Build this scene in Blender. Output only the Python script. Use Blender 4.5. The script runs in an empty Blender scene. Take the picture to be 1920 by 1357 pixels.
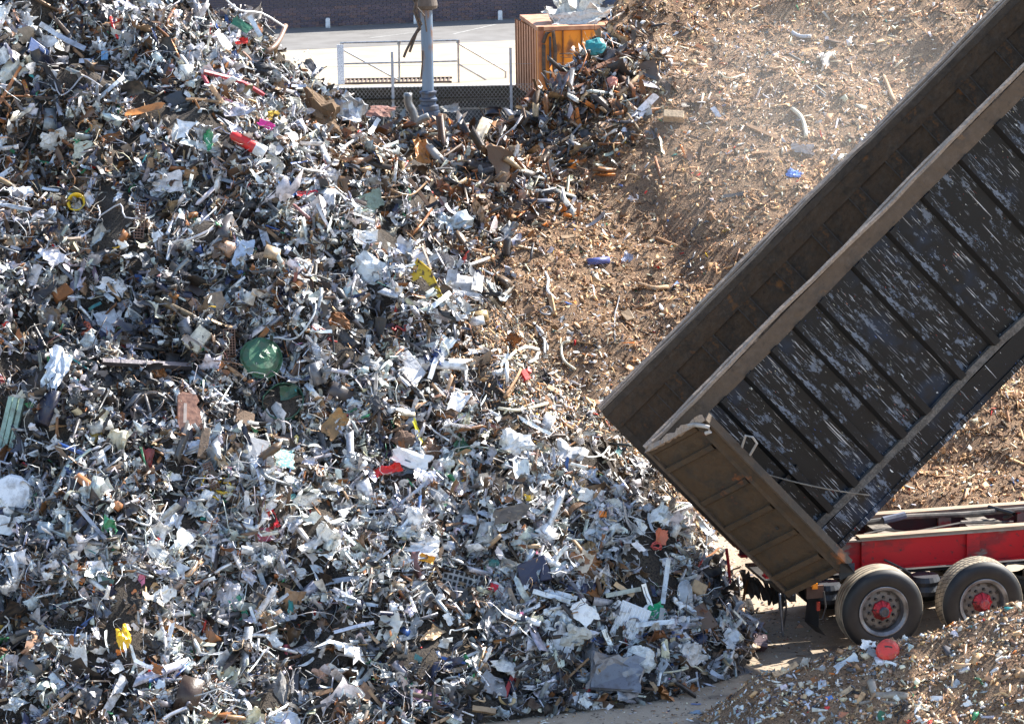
import bpy, bmesh, math, random
import numpy as np
from mathutils import Matrix, Vector
R_ = math.radians
random.seed(7); rng = np.random.default_rng(11)

# ------------------------------------------------------------------ camera
FPX, PITCH, ROLL, CAMH = 6697.0, R_(11.584), R_(-0.923), 12.482
PW, PH = 1920.0, 1357.0
fw = np.array([0, math.cos(PITCH), -math.sin(PITCH)]); up0 = np.array([0, math.sin(PITCH), math.cos(PITCH)]); rt0 = np.array([1.0, 0, 0])
cr, sr = math.cos(ROLL), math.sin(ROLL)
RT = cr * rt0 + sr * up0; UP = -sr * rt0 + cr * up0
CAM = np.array([0, 0, CAMH])
scene = bpy.context.scene
cd = bpy.data.cameras.new('camera'); cam = bpy.data.objects.new('camera', cd); scene.collection.objects.link(cam)
cam.matrix_world = Matrix(((RT[0], UP[0], -fw[0], 0), (RT[1], UP[1], -fw[1], 0), (RT[2], UP[2], -fw[2], CAMH), (0, 0, 0, 1)))
cd.sensor_width = 36; cd.lens = 36 * FPX / PW; cd.clip_start = 1; cd.clip_end = 1000
scene.camera = cam
# ------------------------------------------------------------------ light
SUN_EL, SUN_AZ = R_(43), R_(54)          # azimuth from +Y towards +X (sun behind the heaps, to the right)
w = bpy.data.worlds.new('World'); scene.world = w; w.use_nodes = True
nt = w.node_tree; bg = nt.nodes['Background']; sky = nt.nodes.new('ShaderNodeTexSky')
sky.sky_type = 'NISHITA'; sky.sun_disc = False; sky.sun_elevation = SUN_EL; sky.sun_rotation = SUN_AZ
nt.links.new(sky.outputs[0], bg.inputs[0]); bg.inputs[1].default_value = 0.12
sl = bpy.data.lights.new('sun', 'SUN'); sl.energy = 5.0; sl.angle = R_(0.5); sl.color = (1.0, 0.95, 0.87)
so = bpy.data.objects.new('sun', sl); scene.collection.objects.link(so); so.location = (20, 60, 50)
sd = Vector((math.cos(SUN_EL) * math.sin(SUN_AZ), math.cos(SUN_EL) * math.cos(SUN_AZ), math.sin(SUN_EL)))
so.rotation_euler = (-sd).to_track_quat('-Z', 'Y').to_euler()
vs = scene.view_settings
vs.view_transform = 'Standard'; vs.look = 'None'; vs.gamma = 1; vs.use_curve_mapping = False; vs.exposure = 1.6

# ------------------------------------------------------------------ pixel <-> world (photo pixels, 1920 wide)
def ray(px, py):
    a = (np.asarray(px, float) - PW / 2) / FPX; b = (PH / 2 - np.asarray(py, float)) / FPX
    return fw + a[..., None] * RT + b[..., None] * UP
def on_plane(px, py, z=0.0):
    d = ray(px, py); return CAM + d * ((z - CAMH) / d[..., 2])[..., None]
def at_y(px, py, Y):
    d = ray(px, py); return CAM + d * (Y / d[..., 1])[..., None]
def project(P):
    v = np.asarray(P, float) - CAM; dd = v @ fw
    return PW / 2 + FPX * (v @ RT) / dd, PH / 2 - FPX * (v @ UP) / dd, dd

# ------------------------------------------------------------------ noise + heaps
def vnoise(x, y, seed=0):
    xi = np.floor(x).astype(np.int64); yi = np.floor(y).astype(np.int64); fx = x - xi; fy = y - yi
    fx = fx * fx * (3 - 2 * fx); fy = fy * fy * (3 - 2 * fy)
    def h(a, b):
        n = (a * 374761393 + b * 668265263 + seed * 1442695041) & 0x7fffffff
        n = ((n ^ (n >> 13)) * 1274126177) & 0x7fffffff
        return ((n ^ (n >> 16)) & 0xffff) / 65535.0
    return (h(xi, yi) * (1 - fx) + h(xi + 1, yi) * fx) * (1 - fy) + (h(xi, yi + 1) * (1 - fx) + h(xi + 1, yi + 1) * fx) * fy
def smin(a, b, k=0.4):
    h = np.clip(0.5 + 0.5 * (b - a) / k, 0, 1); return b * (1 - h) + a * h - k * h * (1 - h)
CARVE = []
def hs(X, Y):     # mixed scrap heap
    yf = np.interp(X, [-14, -4, -1.5, 0, 1.6, 2.6, 3.1], [38.2, 38.7, 39.6, 40.1, 40.7, 41.6, 43.0])
    xr = np.interp(Y, [40, 42, 45, 47.5, 50, 52, 54, 56, 60], [3.0, 3.15, 3.0, 2.7, 2.35, 2.3, 3.0, 3.3, 3.5])
    n = (vnoise(X / 1.7, Y / 1.7, 3) - .5) * .95 + (vnoise(X / .62, Y / .62, 5) - .5) * .66 + (vnoise(X / .25, Y / .25, 9) - .5) * .26
    f = .74 * (Y - yf); f = np.where(f < .5, f * 1.5, f + .25); r = .98 * (xr - X); b = 1.3 * (58.25 - Y)
    h = smin(smin(f, r), b)
    h = smin(h, 9.5 + 0 * X, 1) + n * np.clip(h / .8, 0, 1)
    for cx_, cy_, rx_, d_ in CARVE: h = h - d_ * np.exp(-((X - cx_) ** 2 + (Y - cy_) ** 2) / rx_ ** 2) * np.clip(h / .5, 0, 1)
    return h
def hc(X, Y):     # shredded wood heap
    crest = np.interp(X, [-6, -1.2, .1, 1.0, 1.7, 2.5, 3.5, 6, 12], [4.7, 4.84, 4.94, 5.45, 6.3, 7.5, 8.8, 9.6, 10])
    n = (vnoise(X / 2.1, Y / 2.1, 13) - .5) * .55 + (vnoise(X / .8, Y / .8, 15) - .5) * .34 + (vnoise(X / .3, Y / .3, 19) - .5) * .13
    f = .62 * (Y - 48.6)
    return smin(f, 2 * crest - f, .3) + n
def hf(X, Y):     # small heap in front
    crest = np.interp(X, [1.5, 2.1, 2.8, 4.1, 5.8, 9], [-.3, .05, .55, .84, 1.34, 2.0])
    n = (vnoise(X / .8, Y / .8, 23) - .5) * .16 + (vnoise(X / .3, Y / .3, 29) - .5) * .08
    return crest - .55 * np.abs(Y - 40.0) * np.where(Y > 40, 1.5, 1) + n * (crest > 0)
def hall(X, Y):
    return np.maximum(np.maximum(hs(X, Y), hc(X, Y)), np.maximum(hf(X, Y), 0))
GX0, GY0, GS = -12.0, 35.0, .05
GX, GY = np.meshgrid(np.arange(GX0, 13, GS), np.arange(GY0, 66, GS)); HG = hall(GX, GY)
HK = np.argmax(np.stack([0 * GX + .0, hs(GX, GY), hc(GX, GY), hf(GX, GY)]), 0)
def gidx(X, Y): return np.clip(((Y - GY0) / GS).astype(int), 0, HG.shape[0] - 1), np.clip(((X - GX0) / GS).astype(int), 0, HG.shape[1] - 1)
def hq(X, Y): return HG[gidx(X, Y)]
def kq(X, Y): return HK[gidx(X, Y)]
def surf(px, py, y0=36.0, y1=64.0):
    """first hit of the photo ray with the heaps or the ground"""
    px = np.atleast_1d(np.asarray(px, float)); py = np.atleast_1d(np.asarray(py, float)); d = ray(px, py)
    if len(px) < 30:
        Ys = np.arange(y0, y1, .06)[None, :]; t_ = Ys / d[:, 1:2]; X_ = d[:, 0:1] * t_; Z_ = CAMH + d[:, 2:3] * t_
        h_ = Z_ <= hq(X_, Ys + 0 * X_); i_ = h_.argmax(1); ok = h_.any(1); Yb = np.where(ok, y0 + .06 * i_, 60)
        return CAM + d * (Yb / d[:, 1])[:, None], ok
    best = np.full(px.shape, np.nan)
    for Y in np.arange(y0, y1, .06):
        P = CAM + d * (Y / d[:, 1])[:, None]
        hit = np.isnan(best) & (P[:, 2] <= hq(P[:, 0], P[:, 1]))
        best[hit] = Y
    g = np.isnan(best)
    best[g] = 60
    return CAM + d * (best / d[:, 1])[:, None], ~g
def normal(X, Y, fn=hq, e=.25):
    n = np.stack([-(fn(X + e, Y) - fn(X - e, Y)) / (2 * e), -(fn(X, Y + e) - fn(X, Y - e)) / (2 * e), np.ones_like(X)], -1)
    return n / np.linalg.norm(n, axis=-1, keepdims=True)

HOLLOWS = [(190, 600, .42, .42), (330, 690, .38, .35), (250, 760, .35, .3), (60, 690, .3, .3), (760, 1205, .5, .3), (560, 1190, .3, .25), (140, 110, .35, .3), (470, 430, .35, .3), (100, 340, .4, .25), (330, 960, .3, .25), (60, 1150, .4, .3), (640, 330, .3, .3), (940, 890, .3, .25), (1130, 1230, .25, .2), (820, 1100, .28, .22)]
Pc_, _ = surf([h[0] for h in HOLLOWS], [h[1] for h in HOLLOWS])
for h_, p_ in zip(HOLLOWS, Pc_): CARVE.append((p_[0], p_[1] + .1, h_[2], h_[3]))
for h_, b_ in (((230, 520), .3), ((480, 980), .3), ((980, 1000), .35), ((420, 330), .35), ((300, 1080), .3), ((1050, 1110), .25), ((560, 640), .3), ((120, 860), .3)):
    p_ = surf([h_[0]], [h_[1]])[0][0]; CARVE.append((p_[0], p_[1], .55, -b_))
HG = hall(GX, GY); HK = np.argmax(np.stack([0 * GX + .0, hs(GX, GY), hc(GX, GY), hf(GX, GY)]), 0)
# ------------------------------------------------------------------ materials
MATS = {}
def new_mat(name):
    m = bpy.data.materials.new(name); m.use_nodes = True; t = m.node_tree
    return m, t, t.nodes['Principled BSDF']
def N(t, typ, **kw):
    n = t.nodes.new(typ)
    for k, v in kw.items():
        if k.startswith('i_'): n.inputs[k[2:].replace('_', ' ')].default_value = v
        else: setattr(n, k, v)
    return n
def ramp(t, src, stops):
    r = t.nodes.new('ShaderNodeValToRGB'); t.links.new(src, r.inputs[0]); e = r.color_ramp.elements
    while len(e) > 1: e.remove(e[-1])
    e[0].position = stops[0][0]; e[0].color = tuple(stops[0][1]) + (1,)
    for p, c in stops[1:]:
        q = e.new(p); q.color = tuple(c) + (1,)
    return r.outputs[0]
def mixc(t, a, b, fac, mode='MIX'):
    m = t.nodes.new('ShaderNodeMix'); m.data_type = 'RGBA'; m.blend_type = mode
    for s, v in ((m.inputs[0], fac), (m.inputs[6], a), (m.inputs[7], b)):
        if hasattr(v, 'is_output'): t.links.new(v, s)
        else: s.default_value = v if isinstance(v, (int, float)) else tuple(v)[:3] + (1,)
    return m.outputs[2]
def noise(t, scale, detail=4, mapping=None, rough=.55):
    n = N(t, 'ShaderNodeTexNoise'); n.inputs['Scale'].default_value = scale; n.inputs['Detail'].default_value = detail; n.inputs['Roughness'].default_value = rough
    tc = N(t, 'ShaderNodeTexCoord'); src = tc.outputs['Object']
    if mapping:
        mp = N(t, 'ShaderNodeMapping'); mp.inputs['Scale'].default_value = mapping; t.links.new(src, mp.inputs[0]); src = mp.outputs[0]
    t.links.new(src, n.inputs['Vector']); return n.outputs['Fac']
def gt(t, src, lo, hi):
    r = N(t, 'ShaderNodeMapRange'); r.inputs[1].default_value = lo; r.inputs[2].default_value = hi; t.links.new(src, r.inputs[0]); return r.outputs[0]
def bump(t, b, src, s=.4, d=.02):
    n = N(t, 'ShaderNodeBump'); n.inputs['Strength'].default_value = s; n.inputs['Distance'].default_value = d
    t.links.new(src, n.inputs['Height']); t.links.new(n.outputs[0], b.inputs['Normal'])

def plain(name, col, rough=.7, metal=0, col2=None, scale=6, lo=.4, hi=.65, bmp=0, mapping=None, detail=5):
    if name in MATS: return MATS[name]
    m, t, b = new_mat(name); b.inputs['Roughness'].default_value = rough; b.inputs['Metallic'].default_value = metal
    if col2 is None: col2 = tuple(c * .62 for c in col)
    nz = noise(t, scale, detail, mapping)
    t.links.new(mixc(t, col, col2, gt(t, nz, lo, hi)), b.inputs['Base Color'])
    if bmp: bump(t, b, nz, bmp)
    MATS[name] = m; return m
def piece_mat():      # loose scraps joined in one mesh: colour attribute, alpha = metal
    m, t, b = new_mat('scrap_piece_paint'); a = N(t, 'ShaderNodeAttribute', attribute_name='Col')
    nz = noise(t, 16, 5); d = gt(t, nz, .42, .68)
    dirt = mixc(t, a.outputs['Color'], (.10, .075, .055), N_mul(t, d, .55))
    t.links.new(dirt, b.inputs['Base Color']); t.links.new(a.outputs['Alpha'], b.inputs['Metallic']); b.inputs['Roughness'].default_value = .42
    n2 = noise(t, 45, 3); bump(t, b, n2, .35, .01)
    return m
def N_mul(t, src, k):
    n = N(t, 'ShaderNodeMath', operation='MULTIPLY'); t.links.new(src, n.inputs[0]); n.inputs[1].default_value = k; return n.outputs[0]
def chip_mat():
    m, t, b = new_mat('wood_chip_bits'); a = N(t, 'ShaderNodeAttribute', attribute_name='Col')
    t.links.new(a.outputs['Color'], b.inputs['Base Color']); b.inputs['Roughness'].default_value = .8
    return m
def obj_mat(name, rough, metal, dirt=.5, scale=9, bstr=.25):   # takes each object's own colour
    m, t, b = new_mat(name); oi = N(t, 'ShaderNodeObjectInfo'); nz = noise(t, scale, 6); n2 = noise(t, scale * 5, 4)
    c = mixc(t, oi.outputs['Color'], (.09, .065, .045), N_mul(t, gt(t, nz, .47, .68), dirt))
    c = mixc(t, c, (.02, .018, .016), N_mul(t, gt(t, n2, .6, .72), dirt))
    t.links.new(c, b.inputs['Base Color']); b.inputs['Roughness'].default_value = rough; b.inputs['Metallic'].default_value = metal
    bump(t, b, noise(t, scale * 2, 3), bstr, .02); return m
M_PIECE, M_CHIP = piece_mat(), chip_mat()
M_METAL = obj_mat('scuffed_sheet_metal', .38, .55); M_PAINT = obj_mat('dirty_painted_metal', .45, .0); M_PLAST = obj_mat('dirty_plastic', .35, 0, .3, 12, .15)
M_CLOTH = obj_mat('dirty_cloth', .9, 0, .45, 14, .5); M_WOOD = obj_mat('weathered_wood', .85, 0, .6, 20, .4); M_RUBBER = obj_mat('dull_rubber', .6, 0, .3)
M_CLEAR = plain('clear_plastic', (.75, .8, .85), .12); M_CLEAR.node_tree.nodes['Principled BSDF'].inputs['Transmission Weight'].default_value = .6
def soil(name, c1, c2, c3, sc=3):
    m, t, b = new_mat(name); a = noise(t, sc, 8, None, .7); f = noise(t, sc * 14, 4, None, .7)
    c = ramp(t, a, [(.3, c1), (.5, c2), (.72, c3)]); c = mixc(t, c, tuple(x * .35 for x in c1), gt(t, f, .5, .62))
    t.links.new(c, b.inputs['Base Color']); b.inputs['Roughness'].default_value = .95; bump(t, b, f, 1.0, .05); return m
M_SCRAPSOIL = soil('dark_scrap_dirt', (.035, .028, .022), (.065, .05, .038), (.11, .085, .06))
M_CHIPSOIL = soil('brown_wood_mulch', (.19, .105, .06), (.29, .18, .105), (.38, .255, .155))

# ------------------------------------------------------------------ mesh helpers
def link(o, parent=None):
    scene.collection.objects.link(o)
    if parent: o.parent = parent
    return o
class MB:
    def __init__(s): s.v = []; s.f = []; s.m = []
    def add(s, vs, fs, mi=0):
        n = len(s.v); s.v += [tuple(map(float, p)) for p in vs]; s.f += [tuple(n + i for i in f) for f in fs]; s.m += [mi] * len(fs); return s
    def box(s, x0, x1, y0, y1, z0, z1, mi=0, jit=0):
        vs = [(x, y, z) for x in (x0, x1) for y in (y0, y1) for z in (z0, z1)]
        if jit: vs = [tuple(c + random.uniform(-jit, jit) for c in v) for v in vs]
        return s.add(vs, [(0, 1, 3, 2), (4, 6, 7, 5), (0, 4, 5, 1), (2, 3, 7, 6), (0, 2, 6, 4), (1, 5, 7, 3)], mi)
    def prism(s, poly, y0, y1, mi=0):   # poly in x,z
        n = len(poly); vs = [(x, y0, z) for x, z in poly] + [(x, y1, z) for x, z in poly]
        return s.add(vs, [tuple(range(n))[::-1], tuple(range(n, 2 * n))] + [(i, (i + 1) % n, n + (i + 1) % n, n + i) for i in range(n)], mi)
    def tube(s, pts, r, seg=8, mi=0, cap=True, hollow=False):
        pts = [Vector(p) for p in pts]; rr = r if isinstance(r, (list, tuple)) else [r] * len(pts); rings = []
        ref = Vector((.13, .21, 1)) if abs((pts[-1] - pts[0]).normalized().z) < .9 else Vector((1, .2, .1))
        for i, p in enumerate(pts):
            t = (pts[min(i + 1, len(pts) - 1)] - pts[max(i - 1, 0)]).normalized(); a = t.cross(ref).normalized(); b = t.cross(a)
            rings.append([p + (a * math.cos(2 * math.pi * k / seg) + b * math.sin(2 * math.pi * k / seg)) * rr[i] for k in range(seg)])
        vs = [q for rg in rings for q in rg]; fs = []
        for i in range(len(pts) - 1):
            fs += [(i * seg + k, i * seg + (k + 1) % seg, (i + 1) * seg + (k + 1) % seg, (i + 1) * seg + k) for k in range(seg)]
        if cap and not hollow: fs += [tuple(range(seg))[::-1], tuple(range((len(pts) - 1) * seg, len(pts) * seg))]
        return s.add(vs, fs, mi)
    def lathe(s, prof, seg=32, mis=None, axis='y', jit=0, closed=False):   # prof: (r, a) along axis
        n0 = len(s.v); n = len(prof)
        for k in range(seg):
            a = 2 * math.pi * k / seg
            for r, h in prof:
                r2 = r + random.uniform(-jit, jit); c, d = r2 * math.cos(a), r2 * math.sin(a)
                s.v.append((c, h, d) if axis == 'y' else (c, d, h))
        m = n if closed else n - 1
        for k in range(seg):
            for i in range(m):
                j = (i + 1) % n; k2 = (k + 1) % seg
                s.f.append((n0 + k * n + i, n0 + k * n + j, n0 + k2 * n + j, n0 + k2 * n + i)); s.m.append(mis[i] if mis else 0)
        return s
    def build(s, name, mats, parent=None, smooth=False, mat4=None, color=None):
        me = bpy.data.meshes.new(name); me.from_pydata(s.v, [], s.f)
        for m in (mats if isinstance(mats, (list, tuple)) else [mats]): me.materials.append(m)
        me.polygons.foreach_set('material_index', s.m)
        if smooth: me.polygons.foreach_set('use_smooth', [True] * len(s.f))
        me.update(); o = bpy.data.objects.new(name, me)
        if mat4 is not None: o.matrix_world = mat4
        if color: o.color = tuple(color) + (1,)
        return link(o, parent)
def wavy(x0, x1, y0, y1, z0, z1, a=.008, n=36, seed=1):
    r = random.Random(seed); m = MB(); P = []
    for i in range(n + 1):
        x = x0 + (x1 - x0) * i / n; dy = a * math.sin(i * .7 + seed) + r.uniform(-a, a) * .6; dz = a * math.sin(i * .45 + 2 * seed) * 1.2 + r.uniform(-a, a) * .6
        m.v += [(x, y0 + dy, z0 + dz), (x, y1 + dy, z0 + dz), (x, y1 + dy, z1 + dz), (x, y0 + dy, z1 + dz)]
    for i in range(n):
        for k in range(4): m.f.append((4 * i + k, 4 * i + (k + 1) % 4, 4 * i + 4 + (k + 1) % 4, 4 * i + 4 + k))
    m.f += [(3, 2, 1, 0), (4 * n, 4 * n + 1, 4 * n + 2, 4 * n + 3)]; m.m = [0] * len(m.f); return m
def tag(o, label, cat=None, group=None, kind=None):
    if label: o['label'] = label
    if cat: o['category'] = cat
    if group: o['group'] = group
    if kind: o['kind'] = kind
    return o
def empty(name, loc=(0, 0, 0), rz=0, mat4=None):
    o = bpy.data.objects.new(name, None); o.empty_display_size = .2
    if mat4 is not None: o.matrix_world = mat4
    else: o.location = loc; o.rotation_euler = (0, 0, rz)
    return link(o)
def grid_mesh(name, fn, x0, x1, y0, y1, st, mat, kind, zmin=-.15):
    xs = np.arange(x0, x1 + st, st); ys = np.arange(y0, y1 + st, st); X, Y = np.meshgrid(xs, ys); Z = fn(X, Y)
    V = np.stack([X, Y, Z], -1).reshape(-1, 3); nx = len(xs)
    idx = (np.arange(len(ys) - 1)[:, None] * nx + np.arange(nx - 1)).ravel()
    F = np.stack([idx, idx + 1, idx + nx + 1, idx + nx], -1)
    F = F[(V[F][:, :, 2] > zmin).any(1)]
    used = np.unique(F); mp = np.full(len(V), -1); mp[used] = np.arange(len(used)); V = V[used]; F = mp[F]
    V[:, 2] = np.maximum(V[:, 2], -.3)
    me = bpy.data.meshes.new(name); me.vertices.add(len(V)); me.vertices.foreach_set('co', V.ravel())
    me.loops.add(len(F) * 4); me.loops.foreach_set('vertex_index', F.ravel()); me.polygons.add(len(F)); me.polygons.foreach_set('loop_start', np.arange(len(F)) * 4)
    me.update(); me.validate(); me.materials.append(mat); o = bpy.data.objects.new(name, me); o['kind'] = kind; return link(o)

# ================================================================== SETTING
M_YARD = None
def yard_mat():
    m, t, b = new_mat('dusty_yard_concrete'); a = noise(t, .35, 9, None, .62); f = noise(t, 9, 6, None, .7); g = noise(t, 60, 3)
    c = ramp(t, a, [(.34, (.23, .17, .115)), (.5, (.30, .235, .165)), (.66, (.36, .295, .22))])
    c = mixc(t, c, (.16, .12, .085), N_mul(t, gt(t, f, .52, .68), .7)); c = mixc(t, c, (.62, .58, .5), N_mul(t, gt(t, g, .62, .68), .6))
    s = noise(t, .8, 5, (1, 1.6, 1)); c = mixc(t, c, (.07, .055, .045), N_mul(t, gt(t, s, .53, .66), .8))
    t.links.new(c, b.inputs['Base Color']); b.inputs['Roughness'].default_value = .9; bump(t, b, f, .5, .03); return m
yard = MB().add([(-150, -20, 0), (150, -20, 0), (150, 92.05, 0), (-150, 92.05, 0)], [(0, 1, 2, 3)]).build('yard_ground', yard_mat()); yard['kind'] = 'structure'
m_conc = plain('pale_concrete', (.55, .52, .47), .9, 0, (.38, .36, .32), 4)
m_concd = plain('dark_concrete_riser', (.11, .115, .13), .9, 0, (.06, .06, .065), 5)
m_lot = plain('pale_sandy_lot', (.37, .31, .225), .95, 0, (.30, .245, .175), 1.4, .35, .7)
m_asph = plain('grey_asphalt', (.16, .155, .15), .95, 0, (.11, .105, .10), 1.2, .35, .7)
lz = .70
st = MB().box(-60, .02, 92.1, 93.75, -.2, .35).build('ledge_pavement', m_conc); st['kind'] = 'structure'
r1 = MB().box(-60, .02, 92.04, 92.1, -.2, .30).build('lower_step_ground', m_concd); r1['kind'] = 'structure'
r2 = MB().box(-60, 60, 93.78, 93.85, .3, lz - .06).build('upper_step_ground', m_concd); r2['kind'] = 'structure'
r3 = MB().box(-60, 60, 93.70, 94.1, lz - .06, lz + .02).build('kerb_edging', m_conc); r3['kind'] = 'structure'
# pale lot and asphalt strip; the boundary and the wall run at a slight skew
A0, A1 = on_plane(480, 98, lz), on_plane(965, 76, lz); W0, W1 = on_plane(450, 58, lz), on_plane(940, 36, lz)
def ext(a, b, x): return a + (b - a) * ((x - a[0]) / (b[0] - a[0]))
a0, a1, w0, w1 = (ext(A0, A1, -60), ext(A0, A1, 60), ext(W0, W1, -60), ext(W0, W1, 60))
lot = MB().add([(-60, 94.1, lz), (60, 94.1, lz), tuple(a1), tuple(a0)], [(0, 1, 2, 3)]).build('sandy_lot_ground', m_lot); lot['kind'] = 'structure'
asp = MB().add([tuple(a0), tuple(a1), tuple(w1 + [0, 2, 0]), tuple(w0 + [0, 2, 0])], [(0, 1, 2, 3)]).build('asphalt_road', m_asph); asp['kind'] = 'structure'
far = MB().add([(-300, 90, -.3), (300, 90, -.3), (300, 500, -.3), (-300, 500, -.3)], [(0, 1, 2, 3)]).build('far_ground', m_asph); far['kind'] = 'structure'
for k, (p, q) in enumerate((((690, 72), (800, 58)), ((850, 64), (930, 46)))):   # faint painted lines
    a, b = on_plane(*p, lz + .004), on_plane(*q, lz + .004); d = (b - a) / np.linalg.norm(b - a); s_ = np.array([-d[1], d[0], 0]) * .04
    o = MB().add([a - s_, b - s_, b + s_, a + s_], [(0, 1, 2, 3)]).build('road_marking', plain('worn_line_paint', (.32, .32, .31), .9)); o['kind'] = 'structure'

# brick wall
wd = (W1 - W0); wd[2] = 0; wlen0 = np.linalg.norm(wd); wang = math.atan2(wd[1], wd[0])
wl = empty('brick_wall', tuple(W0), wang); tag(wl, 'dark purplish brick wall along the far edge of the lot', 'wall')
m_mort = plain('pale_mortar', (.34, .29, .26), .95)
m_bk = obj_mat('dark_engineering_brick', .6, 0, .35, 12)
MB().box(-14, 30, .03, .25, -.3, 3.6).build('mortar', m_mort, wl)
BL, BH, BG = .235, .075, .012
bme = MB().box(0, BL - BG, 0, .04, 0, BH - BG); b0 = bme.build('brick', m_bk, wl); cnt = 0; rest = MB()
first = True
for j in range(0, 34):
    off = (j % 2) * BL / 2
    for i in range(-12, 60):
        x = i * BL + off; z = j * BH + .02
        px, py, _ = project(W0 + np.array([math.cos(wang), math.sin(wang), 0]) * x + [0, 0, z])
        col = random.choice([(.11, .08, .105), (.09, .07, .095), (.13, .09, .105), (.075, .06, .085), (.15, .09, .09)])
        if px < 360 or px > 1260 or py < -60: 
            if j < 26 and -8 < x < 14: rest.box(x, x + BL - BG, 0, .04, z, z + BH - BG)
            continue
        if cnt < 300 and 410 < px < 960 and py > -8 and not (785 < px < 815):
            o = b0 if first else b0.copy()
            if not first: link(o)
            first = False; o.parent = wl; o.location = (x, 0, z); o.color = col + (1,); cnt += 1
        else: rest.box(x, x + BL - BG, 0, .04, z, z + BH - BG)
tag(rest.build('brickwork', m_bk, wl, color=(.07, .058, .08)), None, None, None, 'stuff')
m_white = plain('white_block_paint', (.8, .8, .8), .6)
for k, (px, py, lb) in enumerate(((452, 47, 'small white bollard block at the wall foot beside the scrap heap'), (615, 47, 'small white bollard block at the wall foot midway to the blue column'),
                              (780, 40, 'small white bollard block at the wall foot beside the blue column'), (938, 33, 'small white bollard block at the wall foot near the orange container'))):
    P = at_y(px, py + 6, W0[1] + (px - 450) / 490 * (W1[1] - W0[1]) - .25); P[2] = lz
    o = MB().prism([(-.07, 0), (.07, 0), (.065, .26), (.04, .29), (-.04, .29), (-.065, .26)], -.05, .05).build('marker_block', m_white); o.location = P
    tag(o, lb, 'marker block', 'white blocks along the wall')

# handrail ramp frame on the lot
m_galv = plain('galvanised_tube', (.42, .43, .44), .45, .7, (.25, .25, .26), 10)
hr = empty('guard_rail', tuple(on_plane(745, 153, lz))); tag(hr, 'galvanised tube guard rail round the ramp on the pale lot', 'railing'); O = np.array(hr.location)
def RP(px, py, Y=94.6): return at_y(px, py, Y) - O
for (x, t_, b_) in ((641, 82, 165), (748, 78, 154), (859, 76, 156)):
    MB().tube([RP(x, t_), RP(x + 1, b_)], .028).build('post', m_galv, hr)
    MB().lathe([(0, -.05), (.05, -.05), (.05, .05), (0, .05)], 10, axis='z').build('clamp', m_galv, hr).location = RP(x, t_ + 2)
MB().tube([RP(948, 134, 95.4), RP(948, 156, 95.4)], .028).build('post', m_galv, hr)
for a, b, ya, yb in (((638, 81), (857, 76), 94.6, 94.6), ((645, 120), (857, 115), 94.6, 94.6), ((859, 82), (948, 134), 94.6, 95.4), ((859, 120), (918, 154), 94.6, 95.1), ((645, 95), (750, 152), 94.6, 94.9)):
    MB().tube([RP(*a, ya), RP(*b, yb)], .024).build('rail', m_galv, hr)
mb = MB()
for k in range(26):
    mb.box(-1.4 + k * .11, -1.36 + k * .11, -.1, .75, .005, .04)
mb.box(-1.42, 1.45, -.14, -.1, .0, .05); mb.box(-1.42, 1.45, .75, .79, 0, .05)
gr = mb.build('ramp_grating', plain('rusty_grating', (.13, .09, .07), .8)); gr.location = on_plane(745, 156, lz); tag(gr, 'rusty steel grating lying at the foot of the guard rail', 'grating'); gr['kind'] = 'stuff'
def sign_mat():
    m, t, b = new_mat('printed_notice'); n = noise(t, 1, 3, (60, 1, 26)); t.links.new(mixc(t, (.78, .78, .8), (.35, .36, .42), gt(t, n, .52, .58)), b.inputs['Base Color']); return m
sg = MB().box(-.09, .09, -.012, .012, 0, 1.05).build('notice_board', sign_mat()); sg.location = at_y(640, 169, 94.45); sg.location.z = lz + .02
tag(sg, 'narrow white notice board with faint print at the end of the guard rail', 'sign')

# chain link fence
fn = empty('chain_link_fence', (0, 91.4, 0)); tag(fn, 'chain link fence with slim grey posts behind the heaps', 'fence')
m_post = plain('grey_fence_post', (.40, .43, .48), .6)
for x_, yt in ((735, 97), (957, 90), (520, 104), (1180, 84), (300, 110)):
    P = at_y(x_, yt, 91.4); MB().box(-.035, .035, -.03, .03, -.3, P[2]).build('post', m_post, fn).location = (P[0], 0, 0)
mb = MB(); hw = 1.0; x = -6.0
while x < 5.5:
    for sgn in (1, -1):
        xa, xb = (x, x + hw * .8) if sgn == 1 else (x + hw * .8, x)
        mb.add([(xa - .006, .0 + sgn * .004, .02), (xa + .006, sgn * .004, .02), (xb + .006, sgn * .004, 1.02), (xb - .006, sgn * .004, 1.02)], [(0, 1, 2, 3)])
    x += .10
tag(mb.build('wire_mesh', m_galv, fn), None, None, None, 'stuff')
MB().tube([(-6, 0, 1.03), (5.7, 0, 1.03)], .005, 5).build('line_wire', m_galv, fn); MB().tube([(-6, 0, 1.55), (5.7, 0, 1.55)], .004, 5).build('line_wire', m_galv, fn)
sb = empty('notice_sign', tuple(at_y(690, 219, 91.25))); tag(sb, 'dark sign with white lettering fixed low on the chain link fence', 'sign')
MB().box(-.28, .3, -.01, .01, -.14, .14).build('board', plain('dark_sign_paint', (.06, .07, .1), .5), sb)
tcv = bpy.data.curves.new('lettering', 'FONT'); tcv.body = 'SHE'; tcv.size = .19; tcv.extrude = .003; tcv.materials.append(m_white)
tob = bpy.data.objects.new('lettering', tcv); link(tob); to = bpy.data.objects.new('lettering', bpy.data.meshes.new_from_object(tob)); bpy.data.objects.remove(tob); link(to, sb); to.location = (-.14, -.018, -.07); to.rotation_euler = (R_(90), 0, 0)

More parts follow.
